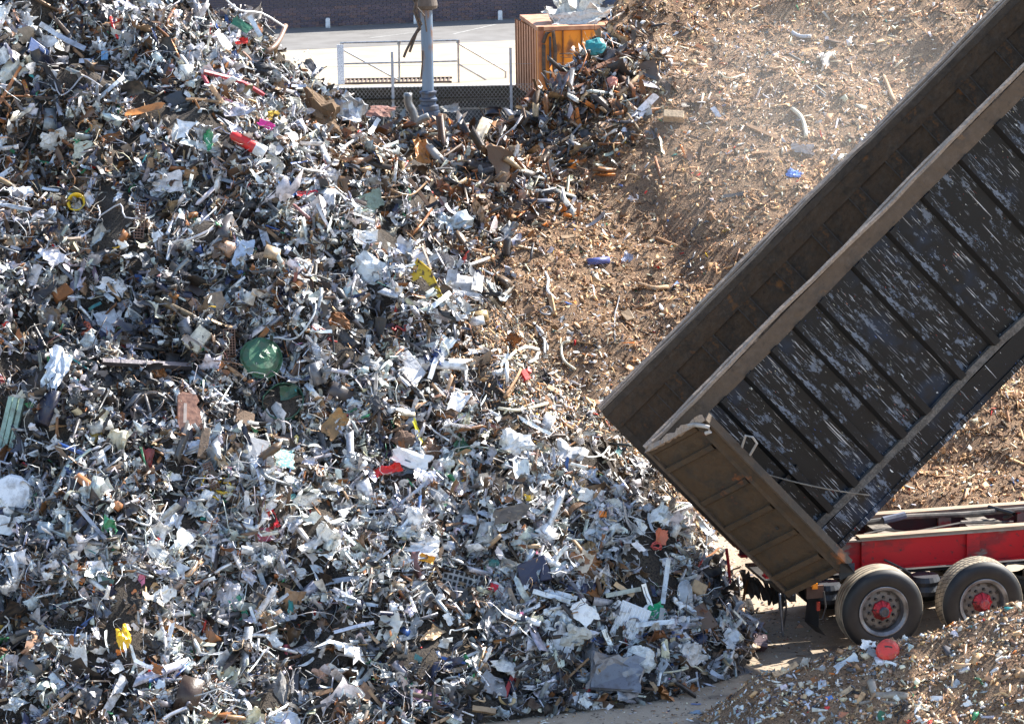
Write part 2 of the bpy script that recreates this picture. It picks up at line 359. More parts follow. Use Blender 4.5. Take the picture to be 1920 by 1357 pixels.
# blue column
bcP = at_y(803, 190, 90.0); bc = empty('blue_column', (bcP[0], 90.0, 0)); tag(bc, 'weathered blue steel column with bolted flange collars and rusty patches', 'column')
m_blue = plain('weathered_blue_paint', (.13, .19, .27), .5, .1, (.20, .12, .08), 3.2, .52, .62, .2, (1, 1, .35))
m_blued = plain('dark_blue_casting', (.04, .07, .13), .5, .1, (.05, .045, .045), 5)
MB().lathe([(.15, 1.05), (.15, 5.2)], 28, axis='z').build('shaft', m_blue, bc, True)
MB().lathe([(.0, .55), (.26, .55), (.27, .62), (.26, .70), (.20, .72), (.19, .80), (.23, .83), (.23, .88), (.19, .90), (.185, 1.0), (.22, 1.02), (.22, 1.06), (.15, 1.08)], 28, axis='z').build('flange_collar', m_blued, bc)
MB().lathe([(0, -.1), (.30, -.1), (.30, .56), (0, .56)], 12, axis='z').build('base', m_blued, bc)
for k in range(6):
    a = k * math.pi / 3 + .3; MB().tube([(.24 * math.cos(a), .24 * math.sin(a), .36), (.40 * math.cos(a), .40 * math.sin(a), .40)], .085, 10).build('lobe', m_blued, bc)
MB().lathe([(.15, 3.12), (.27, 3.16), (.29, 3.24), (.26, 3.4), (.15, 3.45)], 24, axis='z').build('upper_collar', plain('rusty_collar', (.12, .09, .07), .6), bc)
cbm = plain('old_black_cable', (.03, .025, .022), .6, 0, (.09, .05, .03), 12)
for k, path in enumerate(([(778, -20), (783, 30), (790, 45), (775, 70), (762, 95), (757, 108)], [(787, -20), (776, 20), (788, 55), (781, 62), (768, 98)], [(793, 95), (792, 120), (789, 150)], [(772, -10), (780, 12), (796, 30), (800, 60)])):
    o = MB().tube([at_y(a, b, 89.6) - at_y(*path[0], 89.6) for a, b in path], .034 if k < 2 else .022, 6).build('hanging_cable', cbm); o.location = at_y(*path[0], 89.6)
    tag(o, ['frayed black cable hanging beside the blue column, the longest', 'black cable looping in front of the longest hanging cable', 'short rusty cable end low against the blue column', 'thin cable crossing to the blue column near its top collar'][k], 'cable', 'cables by the blue column')

# orange container
c0 = at_y(1009, 51, 90.5); cz = c0[2]
ct = empty('shipping_container', (c0[0], 90.5, 0), R_(8)); tag(ct, 'rusty orange shipping container with corrugated side, partly buried by the heap', 'container')
m_or = plain('pale_orange_side', (.62, .30, .17), .7, 0, (.52, .23, .12), 2, .4, .7); m_or2 = plain('orange_door_paint', (.72, .24, .012), .5, 0, (.20, .07, .02), 2.6, .55, .66, .2, (1, 1, .5))  # side is paler than the door end
mb = MB(); pts = []; nC = 9; Ld = 3.0
for k in range(nC):
    y = k * Ld / nC; pts += [(y, 0), (y + .12, .0), (y + .15, .05), (y + .27, .05), (y + .30, 0)]
pts.append((Ld, 0))
# side runs back from the corner (0,0) to (-.6, 3): build along local axis rotated
sx, sy = math.sin(R_(3)), math.cos(R_(3))
vs_ = []
for (y, dx) in pts: vs_ += [(-y * sx - 0 + dx, y * sy + .06, .1), (-y * sx + dx, y * sy + .06, cz - .1)]
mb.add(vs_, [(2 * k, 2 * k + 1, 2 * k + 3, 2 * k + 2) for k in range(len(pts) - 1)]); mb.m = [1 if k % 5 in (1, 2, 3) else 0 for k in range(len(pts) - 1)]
mb.build('corrugated_side', [m_or, plain('groove_shade', (.24, .09, .035), .8)], ct)  # groove faces in dark rust brown: shade of the corrugation painted in
MB().box(0, 2.4, .05, 3.0, 0, cz - .12).build('body', m_or2, ct)
MB().box(-.01, .14, -.03, .05, 0, cz).build('corner_post', plain('rusty_post', (.28, .10, .05), .7, 0, (.5, .2, .05), 3), ct)
MB().box(-.03, 2.44, -.03, 3.05, cz - .10, cz).build('roof_frame', plain('worn_orange_top', (.50, .25, .14), .7, 0, (.3, .13, .07), 4), ct)
for x_ in (.62, 1.1): MB().box(x_, x_ + .03, -.01, .05, .1, cz - .1).build('door_seam', plain('door_seam_rust', (.2, .07, .02), .7), ct)
MB().tube([(.3, -.03, .2), (.3, -.03, cz - .25)], .03).build('lock_rod', m_blued, ct)
MB().tube([(.12, -.05, cz - .4), (.2, -.12, cz - .15), (.36, -.14, cz - .1), (.42, -.1, cz - .6), (.38, -.1, cz - 1.3), (.2, -.08, cz - 1.5), (.12, -.08, cz - 1.1), (.13, -.05, cz - .45)], .05, 8).build('hanging_hose', cbm, ct)

# ================================================================== TIPPER TRAILER
PSI, TX, TY = R_(12.85), 4.548, 42.571
BPSI, TAU, BH_, BW, S0, Z0 = R_(12.30), R_(42.79), 2.67, 2.26, -1.225, .879
tr = empty('tipper_trailer', (TX, TY, 0), PSI); tag(tr, 'tipping trailer with raised black scratched body, open rear door and red chassis', 'trailer')
def yflip(o): return o
# local axes of the trailer: x forward, y away from the camera, z up (t towards the camera = -y)
def body_mat():
    m, t, b = new_mat('scratched_black_body_paint')
    base = ramp(t, noise(t, 1.1, 6), [(.35, (.003, .004, .006)), (.55, (.005, .006, .009)), (.64, (.010, .020, .040)), (.75, (.014, .011, .008))])
    patch = gt(t, noise(t, 1.3, 5), .47, .56)
    s1 = noise(t, 1, 5, (30, 30, 8)); s2 = noise(t, 1, 5, (85, 85, 4)); s3 = noise(t, 5, 9, (1.5, 1, .6), .8); wb = noise(t, 1, 2, (60, 60, 14)); s4 = noise(t, 1, 4, (55, 55, 1.4)); s5 = noise(t, 1, 3, (2.5, 2.5, 1.2))
    k1 = N(t, 'ShaderNodeMath', operation='MULTIPLY'); t.links.new(gt(t, s2, .62, .645), k1.inputs[0]); t.links.new(patch, k1.inputs[1])
    c = mixc(t, base, (.42, .44, .48), k1.outputs[0])
    k2 = N(t, 'ShaderNodeMath', operation='MULTIPLY'); t.links.new(gt(t, s3, .545, .56), k2.inputs[0]); t.links.new(gt(t, noise(t, 1.9, 5), .49, .52), k2.inputs[1])
    c = mixc(t, c, (.13, .155, .20), k2.outputs[0])
    k3 = N(t, 'ShaderNodeMath', operation='MULTIPLY'); t.links.new(gt(t, s4, .63, .65), k3.inputs[0]); t.links.new(gt(t, s5, .52, .56), k3.inputs[1]); c = mixc(t, c, (.55, .56, .58), k3.outputs[0])
    c = mixc(t, c, (.78, .80, .80), gt(t, s1, .71, .725))
    cc = ramp(t, noise(t, 2.2, 2), [(.40, (.55, .05, .04)), (.46, (.7, .68, .5)), (.60, (.06, .15, .5))])
    c = mixc(t, c, cc, gt(t, wb, .715, .73))
    t.links.new(c, b.inputs['Base Color']); b.inputs['Roughness'].default_value = .42; b.inputs['Specular IOR Level'].default_value = .3
    bump(t, b, noise(t, 3, 4), .25, .05); return m
def rusty(name, c0, c1, c2, sc=2.2, rough=.75, streak=None):
    m, t, b = new_mat(name); a = noise(t, sc, 8, None, .68); f = noise(t, sc * 7, 5, streak, .7)
    c = ramp(t, a, [(.30, c0), (.50, c1), (.60, c0), (.70, c2)]); c = mixc(t, c, tuple(x * 1.9 for x in c0), N_mul(t, gt(t, f, .5, .66), .6)); c = mixc(t, c, (.012, .01, .01), N_mul(t, gt(t, f, .42, .30), .5))
    t.links.new(c, b.inputs['Base Color']); b.inputs['Roughness'].default_value = rough; bump(t, b, noise(t, 1.6, 5), .6, .12); return m
m_body = body_mat()
m_in = rusty('rusty_brown_interior', (.058, .040, .026), (.10, .056, .028), (.26, .10, .024))
m_rail = rusty('worn_brown_rail', (.060, .043, .031), (.09, .06, .038), (.20, .10, .035), 1.6)
m_railtop = rusty('bare_scuffed_rail_top', (.20, .155, .12), (.27, .20, .145), (.20, .12, .07), 4)
m_door = rusty('rusted_door_plate', (.033, .025, .017), (.068, .040, .019), (.30, .09, .018), 1.5)
m_ledge = rusty('grimy_ledge_dust', (.11, .10, .09), (.06, .055, .05), (.16, .13, .11), 6)
def red_mat():
    m, t, b = new_mat('dirty_red_chassis_paint'); a = noise(t, 1.3, 6, (1, 1, 2.2)); f = noise(t, 14, 5)
    c = mixc(t, (.58, .010, .016), (.30, .016, .022), gt(t, a, .48, .56)); c = mixc(t, c, (.21, .165, .14), gt(t, a, .58, .62)); c = mixc(t, c, (.05, .03, .03), N_mul(t, gt(t, f, .60, .7), .8))
    t.links.new(c, b.inputs['Base Color']); b.inputs['Roughness'].default_value = .5; return m
m_red = red_mat(); m_black = plain('greasy_black_steel', (.018, .018, .02), .55, 0, (.05, .045, .04), 4)
m_dirtcross = plain('grit_covered_steel', (.24, .21, .18), .95, 0, (.07, .06, .05), 9, .35, .6, 1)

# body frame: local x along body (l), y away from camera, z up (k); origin = near bottom rear corner
Bm = Matrix.Translation(Vector((TX, TY, 0)) + Vector((math.cos(PSI) * S0, math.sin(PSI) * S0, Z0))) @ Matrix.Rotation(BPSI, 4, 'Z') @ Matrix.Rotation(-TAU, 4, 'Y')
Ti = Matrix.Translation((TX, TY, 0)) @ Matrix.Rotation(PSI, 4, 'Z')
Bl = Ti.inverted() @ Bm
LB = 11.4
body = MB().box(.02, LB, BW - .06, BW, .08, BH_ - .12).box(.02, LB, .04, BW - .07, .05, .12).build('tipper_body', m_in, tr, mat4=Bl)
side = MB().box(.04, LB, .02, .05, .30, BH_ - .20).build('side_plate', m_body, body)
MB().box(0, LB, -.05, .04, .0, .30).box(0, LB, -.075, .0, -.05, .02).build('bottom_rail', m_body, body)
wavy(.05, LB, -.058, .02, .304, .40, .010, 60, 6).build('ledge', m_ledge, body)
wavy(-.02, LB, -.06, .07, BH_ - .26, BH_ - .045, .008).build('top_rail', m_rail, body)
wavy(-.02, LB, -.075, -.005, BH_ - .035, BH_, .010, 40, 2).build('rail_cap', m_railtop, body); wavy(-.02, LB, .012, .09, BH_ - .035, BH_ - .01, .010, 40, 3).build('rail_cap', m_railtop, body)
MB().box(-.03, .06, .0, .07, .0, BH_ - .05).build('rear_post', m_rail, body)
MB().box(-.03, .06, BW - .07, BW, .0, BH_ - .05).build('rear_post', m_rail, body)
MB().box(LB, LB + .08, 0, BW, 0, BH_).build('front_plate', m_body, body)
# ribs: solve l so that the projected top end is at the photo's x
def bpt(l, t, k): return np.array(Bm @ Vector((l, t, k)))
ribl = []
for px in (1309, 1355, 1403, 1450, 1495, 1540, 1606, 1671, 1736, 1806, 1871):
    lo, hi = 0, LB
    for _ in range(40):
        mid = (lo + hi) / 2
        if project(bpt(mid, -.06, BH_ - .26))[0] < px: lo = mid
        else: hi = mid
    ribl.append(lo)
while ribl[-1] < LB - .7: ribl.append(ribl[-1] + .62)
print('ribs', [round(x, 2) for x in ribl])
rp = [(-.092, .02), (-.045, -.10), (.045, -.10), (.055, .02)]
r0 = None
for l in ribl[1:]:
    if r0 is None:
        mb = MB(); z0, z1 = .40, BH_ - .26
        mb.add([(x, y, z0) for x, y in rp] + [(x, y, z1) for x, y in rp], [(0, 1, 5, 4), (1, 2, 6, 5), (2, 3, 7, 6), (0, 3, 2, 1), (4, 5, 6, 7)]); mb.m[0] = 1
        r0 = o = mb.build('rib', [m_body, plain('rib_flank_shadow', (.004, .004, .005), .8)], body)  # rear flank black: the shadow line beside each rib painted in
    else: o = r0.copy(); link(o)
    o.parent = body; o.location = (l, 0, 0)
MB().box(.35, 1.15, -.035, .02, 1.05, 1.11).build('brace', m_body, body)
# far wall: seen from inside across the open top
MB().box(0, LB, BW - .09, BW - .06, BH_ - .36, BH_ - .12).build('inner_band', m_in, body)
MB().box(-.02, LB, BW - .10, BW - .045, BH_ - .12, BH_ - .03).box(-.02, LB, BW - .04, BW + .07, BH_ - .20, BH_ - .01).build('top_rail', m_rail, body)
wavy(-.02, LB, BW - .09, BW - .05, BH_ - .03, BH_ + .008, .010, 40, 4).build('rail_cap', m_railtop, body); wavy(-.02, LB, BW - .02, BW + .075, BH_ - .01, BH_ + .018, .011, 40, 5).build('rail_cap', m_railtop, body)
p0 = None
l = .9
while l < LB - .2:
    if p0 is None: p0 = o = MB().box(-.09, .09, BW - .085, BW - .06, .12, BH_ - .36).build('inner_post', m_in, body)
    else: o = p0.copy(); link(o)
    o.parent = body; o.location = (l, 0, 0); l += .66
w0_ = None
l = .9
while l < LB - .2:
    for dx in (-.1, .1):
        if w0_ is None: w0_ = o = MB().box(-.006, .006, BW - .09, BW - .084, .5, BH_ - .36).build('weld_seam', plain('thin_weld_bead', (.11, .09, .075), .8), body)
        else: o = w0_.copy(); link(o)
        o.parent = body; o.location = (l + dx, 0, 0)
    l += .66
for l, k in ((.45, 0), (.62, 0)):
    MB().box(l, l + .012, BW - .066, BW - .058, BH_ - 1.1, BH_ - .4).build('weld_seam', plain('thin_weld_bead', (.11, .09, .075), .8), body)

# rear half door swung out towards the camera; its own local frame: x across the door, y normal (inner face at -y), z along body height
DM = Bl @ Matrix.Translation((-.03, -.03, -.02)) @ Matrix.Rotation(R_(-43), 4, 'Z')
DW, DH = 1.04, BH_ - .02
mb = MB(); st_ = [0.1, .36, .80, 1.25, 1.70, 2.32, DH - .02]
for i in range(len(st_) - 1):      # stepped pressed plate: every step leans out a little
    z0, z1 = st_[i], st_[i + 1]; q = .035 if i % 2 == 0 else .02
    mb.add([(.03, .012, z0), (DW - .2, .012, z0), (DW - .2, .012 - q * .2, z1 - .1), (.03, .012 - q * .2, z1 - .1), (.03, -q, z1 - .07), (DW - .22, -q, z1 - .07), (DW - .22, -q, z1), (.03, -q, z1), (.03, .012, z1 + .001), (DW - .2, .012, z1 + .001)],
           [(0, 1, 2, 3), (3, 2, 5, 4), (4, 5, 6, 7), (7, 6, 9, 8)])
mb.box(.0, DW, .014, .05, .05, DH)
door = mb.build('rear_door', m_door, tr, mat4=DM)
MB().box(-.01, .035, -.03, .05, 0, DH).build('hinge_edge', m_rail, door)
MB().add([(DW - .2, 0, .02), (DW - .17, -.055, .02), (DW - .13, -.03, .02), (DW - .03, -.03, .02), (DW, -.06, .02), (DW + .015, -.05, .02), (DW + .015, .08, .02),
          (DW - .2, 0, DH), (DW - .17, -.055, DH), (DW - .13, -.03, DH), (DW - .03, -.03, DH), (DW, -.06, DH), (DW + .015, -.05, DH), (DW + .015, .08, DH)],
         [(i, i + 1, i + 8, i + 7) for i in range(6)] + [(0, 7, 13, 6), (0, 6, 5, 4, 3, 2, 1), (7, 8, 9, 10, 11, 12, 13)]).build('edge_channel', m_door, door)
MB().box(.02, DW - .18, -.05, .03, .02, .10).build('lower_channel', m_door, door)
MB().add([(DW - .2, -.10, -.06), (DW + .1, -.16, -.02), (DW + .1, -.13, .12), (DW - .05, -.05, .12), (DW - .2, -.02, .0), (DW + .05, .03, 0)], [(0, 1, 2, 3, 4), (1, 5, 3, 2), (0, 4, 5)]).build('bent_corner', m_black, door)
# ragged upper lip
mb = MB(); n = 26
for i in range(n):
    x = DW * i / (n - 1); zz = DH + .005 + .025 * abs(math.sin(i * .5)) + random.uniform(-.006, .01) + .05 * (i / n)
    mb.v += [(x, -.03, DH - .03 + random.uniform(-.02, .012)), (x, -.045 - random.uniform(0, .025), DH + .0), (x, .0 + random.uniform(-.02, .02), zz)]
mb.f = [(3 * i + k, 3 * i + 3 + k, 3 * i + 4 + k, 3 * i + 1 + k) for i in range(n - 1) for k in (0, 1)]; mb.m = [0] * len(mb.f)
mb.build('ragged_lip', rusty('torn_lip_metal', (.24, .19, .15), (.30, .22, .16), (.3, .14, .05), 6), door)
MB().tube([(DW - .26, -.02, DH + .02), (DW - .16, -.06, DH + .02), (DW - .05, -.09, DH - .03), (DW + .01, -.1, DH - .08), (DW - .03, -.1, DH - .14), (DW - .09, -.1, DH - .13)], .026, 8).build('hook', plain('pale_worn_hook', (.42, .38, .34), .6), door)
MB().tube([(DW - .02, .07, DH - .62), (DW + .16, .1, DH - .5), (DW + .22, .1, DH - .56), (DW + .2, .1, DH - .66), (DW + .02, .07, DH - .74)], .016, 8).build('handle_loop', plain('pale_worn_hook', (.42, .38, .34), .6), door)
MB().box(.62, .66, -.03, -.02, .9, .945).build('latch_hole', m_black, door)
# far half door folded back on the other side
DM2 = Bl @ Matrix.Translation((-.03, BW + .03, -.02)) @ Matrix.Rotation(R_(4), 4, 'Z')
MB().box(0, DW, .06, .11, .02, DH - .1).build('rear_door', m_door, tr, mat4=DM2)
# lashing rope along the side + short rod
def inb(l, y, k): return (l, y, k)
rope = []
pA = (.46, -.16, BH_ - .62); pB = (1.52, -.14, .22)
for i in range(15):
    u = i / 14; rope.append((pA[0] + (pB[0] - pA[0]) * u, pA[1], pA[2] + (pB[2] - pA[2]) * u - .12 * math.sin(math.pi * u)))
MB().tube(rope, .009, 6).build('lashing_rope', plain('old_rope', (.25, .22, .18), .9), body)
MB().tube([(.62, -.1, BH_ - .34), (.56, -.14, BH_ - .5), (.48, -.16, BH_ - .62)], .014, 6).build('rope_end', plain('rust_rod', (.25, .13, .07), .8), body)

# chassis
TB = .95          # near beam's distance behind the wheel face
def ybeam(mb_, y, z0, z1, x0=-1.3, x1=7): return mb_
for y, nm in ((TB, 'near'), (TB + 1.06, 'far')):
    w_ = MB().box(-1.25, 8, y + .05, y + .065, .83, 1.20).build('chassis_beam', m_red if nm == 'near' else plain('shaded_dark_red_steel', (.05, .012, .014), .7, 0, (.018, .016, .016), 4), tr)  # far beam's red painted darker, so the chassis inside looks shaded
    MB().box(-1.25, 8, y - .02, y + .13, .81, .83).build('lower_flange', m_red, w_)
    MB().box(-1.25, 8, y - .03, y + .14, 1.20, 1.222).build('upper_flange', plain('dusty_flange', (.36, .30, .25), .9, 0, (.22, .18, .15), 5), w_)
    MB().box(-.02, 8, y - .035, y + .12, 1.225, 1.255, jit=.004).build('wear_strip', plain('dusty_wood_strip', (.38, .28, .19), .9, 0, (.22, .16, .12), 7, .4, .6, 0, (.3, 2, 2)), w_)
    for x_ in (.02, 1.42, 2.5, 3.9): MB().box(x_, x_ + .17, y - .005, y + .05, .831, 1.199).build('stiffener', m_red, w_)
for x_ in (-.55, .42, 1.75, 3.0, 4.4): MB().box(x_, x_ + .26, TB + .14, TB + 1.04, 1.02, 1.14).build('cross_member', m_dirtcross, tr)
MB().box(-1.2, 7.5, TB + .15, TB + 1.03, .70, .74).build('under_pan', m_black, tr)
MB().tube([(-.6, TB + .75, 1.21), (.2, TB + .74, 1.23), (.9, TB + .76, 1.27), (1.6, TB + .74, 1.25), (3, TB + .72, 1.27), (7, TB + .7, 1.27)], .035, 8).build('air_pipe', plain('scuffed_pipe_black', (.06, .055, .05), .6, 0, (.16, .14, .12), 9), tr)
MB().tube([(.55, TB + .73, 1.25), (.72, TB + .75, 1.27), (.86, TB + .76, 1.29)], .05, 8).build('pipe_wrap', plain('blue_wrap', (.12, .14, .2), .7), tr)
MB().tube([(2.15, TB + .6, 1.2), (2.2, TB + .4, 1.3), (2.05, TB + .9, 1.28)], .03, 6).build('valve', m_black, tr)
MB().box(2.35, 4.2, TB - .32, TB - .02, 1.08, 1.14).build('side_bar', plain('galv_side_bar', (.5, .5, .5), .5), tr)
for x_ in (.33, 1.66): MB().prism([(x_, .83), (x_ + .14, .83), (x_ + .22, .45), (x_ + .05, .45)], TB, TB + .08).build('hanger_bracket', m_red, tr)
for x_ in (-.52, .78): MB().lathe([(0, 0), (.17, 0), (.2, .06), (.17, .12), (.2, .18), (.17, .24), (0, .24)], 20, axis='z').build('air_spring', plain('air_spring_rubber', (.03, .035, .045), .5), tr).location = (x_, TB - .22, .52)
for x_ in (0, 1.31, 2.62): MB().tube([(x_, .2, .53), (x_, 2.3, .53)], .075, 12).build('axle', m_black, tr)
MB().box(-1.0, -.92, .7, 1.7, .55, .75).build('rear_crossbar', m_black, tr)
MB().add([(-.74, .28, .86), (-.74, .72, .86), (-.76, .28, .32), (-.80, .72, .28), (-.66, .28, .02 + .18), (-.66, .72, .14)], [(0, 1, 3, 2), (2, 3, 5, 4)]).build('mud_flap', plain('black_flap_rubber', (.02, .02, .022), .6), tr)
MB().box(-.92, -.70, .26, .30, .70, .86).build('lamp_bracket', plain('rusty_bracket', (.09, .05, .035), .8), tr)
MB().box(-.86, -.79, .22, .26, .83, .90).build('marker_lamp', plain('amber_lens', (.95, .30, .02), .3), tr)
MB().box(-.80, -.76, .22, .26, .55, .66).build('tail_lamp', plain('red_lens', (.4, .03, .02), .3), tr)
MB().tube([(-.72, .2, .8), (-.7, .18, .6), (-.74, .2, .45)], .012, 5).build('lamp_wire', m_black, tr)

hm = plain('dirty_hose_rubber', (.04, .038, .036), .6, 0, (.12, .10, .08), 8)
for pts in ([(-.9, TB + .3, 1.0), (-.5, TB - .1, .78), (-.2, TB - .2, .60), (.05, TB - .05, .55)], [(.3, TB - .05, .95), (.55, TB - .12, .82), (.75, TB - .1, .66), (1.0, TB, .6)], [(1.4, TB - .02, .84), (1.75, TB - .15, .7), (1.95, TB - .1, .8), (2.3, TB, .72)], [(.2, TB + .45, 1.16), (.5, TB + .5, 1.19), (.8, TB + .4, 1.15), (1.5, TB + .5, 1.2), (2.2, TB + .42, 1.19)]):
    MB().tube(pts, .016, 6).build('brake_hose', hm, tr)
for x_ in (.0, 1.31, 2.62):
    MB().lathe([(0, 0), (.09, .0), (.10, .05), (.10, .2), (.07, .26), (0, .26)], 14).build('brake_chamber', hm, tr).location = (x_ + .22, TB - .30, .62)
    MB().box(x_ - .42, x_ + .30, TB - .02, TB + .07, .56, .64).build('trailing_arm', m_black, tr)
MB().box(.15, .5, TB + .3, TB + .7, 1.0, 1.1, jit=.02).build('caked_grit', m_dirtcross, tr); MB().box(1.6, 2.1, TB + .35, TB + .8, 1.05, 1.17, jit=.03).build('caked_grit', m_dirtcross, tr)
# wheels
def tyre_mat():
    m, t, b = new_mat('dusty_tyre_rubber'); n = noise(t, 3.2, 6); c = mixc(t, (.006, .007, .009), (.022, .021, .02), gt(t, n, .45, .7))
    t.links.new(c, b.inputs['Base Color']); b.inputs['Roughness'].default_value = .55; return m
m_side = tyre_mat(); m_tread = plain('dusty_tread', (.36, .30, .22), .9, 0, (.13, .11, .085), 5)
m_groove = plain('tread_groove', (.03, .027, .024), .9)
m_rim = plain('worn_silver_rim', (.26, .26, .27), .4, .45, (.10, .095, .09), 5); m_disc = plain('dirty_rim_disc', (.20, .185, .165), .6, .1, (.12, .11, .10), 8)
def wheel(x_, y_, near=True, grooves='line'):
    wo = MB().lathe([(.27, .02), (.30, .0), (.315, .01)], 40).build('wheel', m_rim, tr)
    wo.location = (x_, y_, .53)
    # tyre
    prof = [(.30, .02), (.33, .0), (.40, -.012), (.455, -.008), (.485, .006), (.490, .010), (.512, .03), (.524, .05)]; mis = [0] * 6 + [0]
    # tread ribs with circumferential grooves
    ys = [.05, .115, .125, .185, .195, .25, .26, .325]
    tp = [(.529, .055)]
    for i in range(0, len(ys) - 1, 2):
        if i: tp += [(.531, ys[i])]
        tp += [(.531, ys[i + 1])]
        if i < len(ys) - 2: tp += [(.518, ys[i + 1] + .001), (.518, ys[i + 2] - .001)]
    prof2 = tp; back = [(.524, .335), (.512, .355), (.48, .38), (.40, .395), (.33, .385), (.30, .36)]
    allp = prof + prof2 + back; mm = []
    for i in range(len(allp) - 1):
        a_, b_ = allp[i], allp[i + 1]
        mm.append(2 if (a_[0] < .52 and b_[0] < .52 and .1 < a_[1] < .3) else (1 if .045 <= a_[1] <= .34 and a_[0] > .51 else 0))
    tmb = MB().lathe(allp, 72, mm)
    tmb.build('tyre', [m_side, m_tread, m_groove], wo, True)
    if grooves == 'zig':        # sipes across the ribs
        sp = MB()
        for k in range(56):
            a = 2 * math.pi * k / 56; 
            for j, y in enumerate((.085, .155, .222, .29)):
                a2 = a + (.03 if j % 2 else -.02); c, s_ = math.cos(a2), math.sin(a2); c2, s2 = math.cos(a2 + .045), math.sin(a2 + .045); r = .5325
                sp.add([(r * c, y - .032, r * s_), (r * c * 1.0, y - .026, r * s_), (r * c2, y + .032, r * s2), (r * c2, y + .026, r * s2)], [(0, 1, 2, 3)])
                sp.add([(r * c, y - .032, r * s_), (r * math.cos(a2 + .012), y - .032, r * math.sin(a2 + .012)), (r * math.cos(a2 + .057), y + .032, r * math.sin(a2 + .057)), (r * c2, y + .032, r * s2)], [(0, 1, 2, 3)])
        s = sp.build('tread_sipes', m_groove, wo); s['kind'] = 'stuff'
    if near:
        MB().lathe([(.318, .0), (.322, -.006), (.305, -.008), (.295, .006), (.282, .02), (.268, .07), (.262, .17), (.25, .30)], 48).build('rim', m_rim, wo, True)
        # disc with hand holes: annulus segments
        d = MB(); d.lathe([(.262, .13), (.235, .105), (.205, .095)], 40); 
        nseg = 40
        d.lathe([(.205, .095), (.195, .092), (.12, .092), (.0, .095)], nseg)
        d.build('rim_disc', m_disc, wo)
        for k in range(10):
            a = 2 * math.pi * (k + .3) / 10
            n_ = MB().lathe([(0, -.028), (.016, -.028), (.019, -.01), (.019, .03)], 8).build('wheel_nut', m_black, wo); n_.location = (.165 * math.cos(a), .075, .165 * math.sin(a))
            h_ = MB().lathe([(0, 0), (.022, 0)], 10).build('hand_hole', m_black, wo); h_.location = (.222 * math.cos(a + .3), .0955, .222 * math.sin(a + .3))
        fins = MB().lathe([(.118, .09), (.118, .06), (.105, .05), (.062, .01), (.06, .0)], 20)
        for k in range(8):
            a = 2 * math.pi * k / 8; c, s_ = math.cos(a), math.sin(a)
            fins.add([(.05 * c - .012 * s_, -.01, .05 * s_ + .012 * c), (.05 * c + .012 * s_, -.01, .05 * s_ - .012 * c), (.125 * c + .014 * s_, .05, .125 * s_ - .014 * c), (.125 * c - .014 * s_, .05, .125 * s_ + .014 * c),
                      (.05 * c - .012 * s_, .06, .05 * s_ + .012 * c), (.05 * c + .012 * s_, .06, .05 * s_ - .012 * c), (.125 * c + .014 * s_, .09, .125 * s_ - .014 * c), (.125 * c - .014 * s_, .09, .125 * s_ + .014 * c)],
                     [(0, 1, 2, 3), (0, 4, 5, 1), (1, 5, 6, 2), (2, 6, 7, 3), (3, 7, 4, 0)])
        fins.build('hub', plain('red_hub_paint', (.5, .012, .022), .5, 0, (.12, .01, .012), 9, .5, .6), wo)
        cm = plain('grey_hub_cap', (.09, .095, .11), .45) if grooves == 'line' else plain('red_hub_cap', (.5, .05, .06), .5, 0, (.25, .1, .1), 20)
        MB().lathe([(.062, .02), (.062, -.035), (.052, -.045), (.050, -.055), (.038, -.055), (.036, -.045), (0, -.045)], 20).build('hub_cap', cm, wo)
    return wo
wheel(0, 0.02, True, 'line'); wheel(1.31, 0.02, True, 'zig'); wheel(2.62, 0.02, True, 'zig')
for x_ in (0, 1.31, 2.62): wheel(x_, 2.06, False)

# ================================================================== HEAPS
h1 = grid_mesh('scrap_heap_soil', hs, -12, 4, 37.5, 58.5, .09, M_SCRAPSOIL, 'stuff'); tag(h1, 'dark dirt core of the tall mixed scrap heap')
h2 = grid_mesh('wood_heap_soil', hc, -8, 13, 47.5, 66, .09, M_CHIPSOIL, 'stuff'); tag(h2, 'brown mulch core of the shredded wood heap behind the trailer')
h3 = grid_mesh('front_heap_soil', hf, 1.4, 9.5, 36.5, 43, .05, M_CHIPSOIL, 'stuff', 0.0); tag(h3, 'brown core of the low rubble heap in front of the wheels')

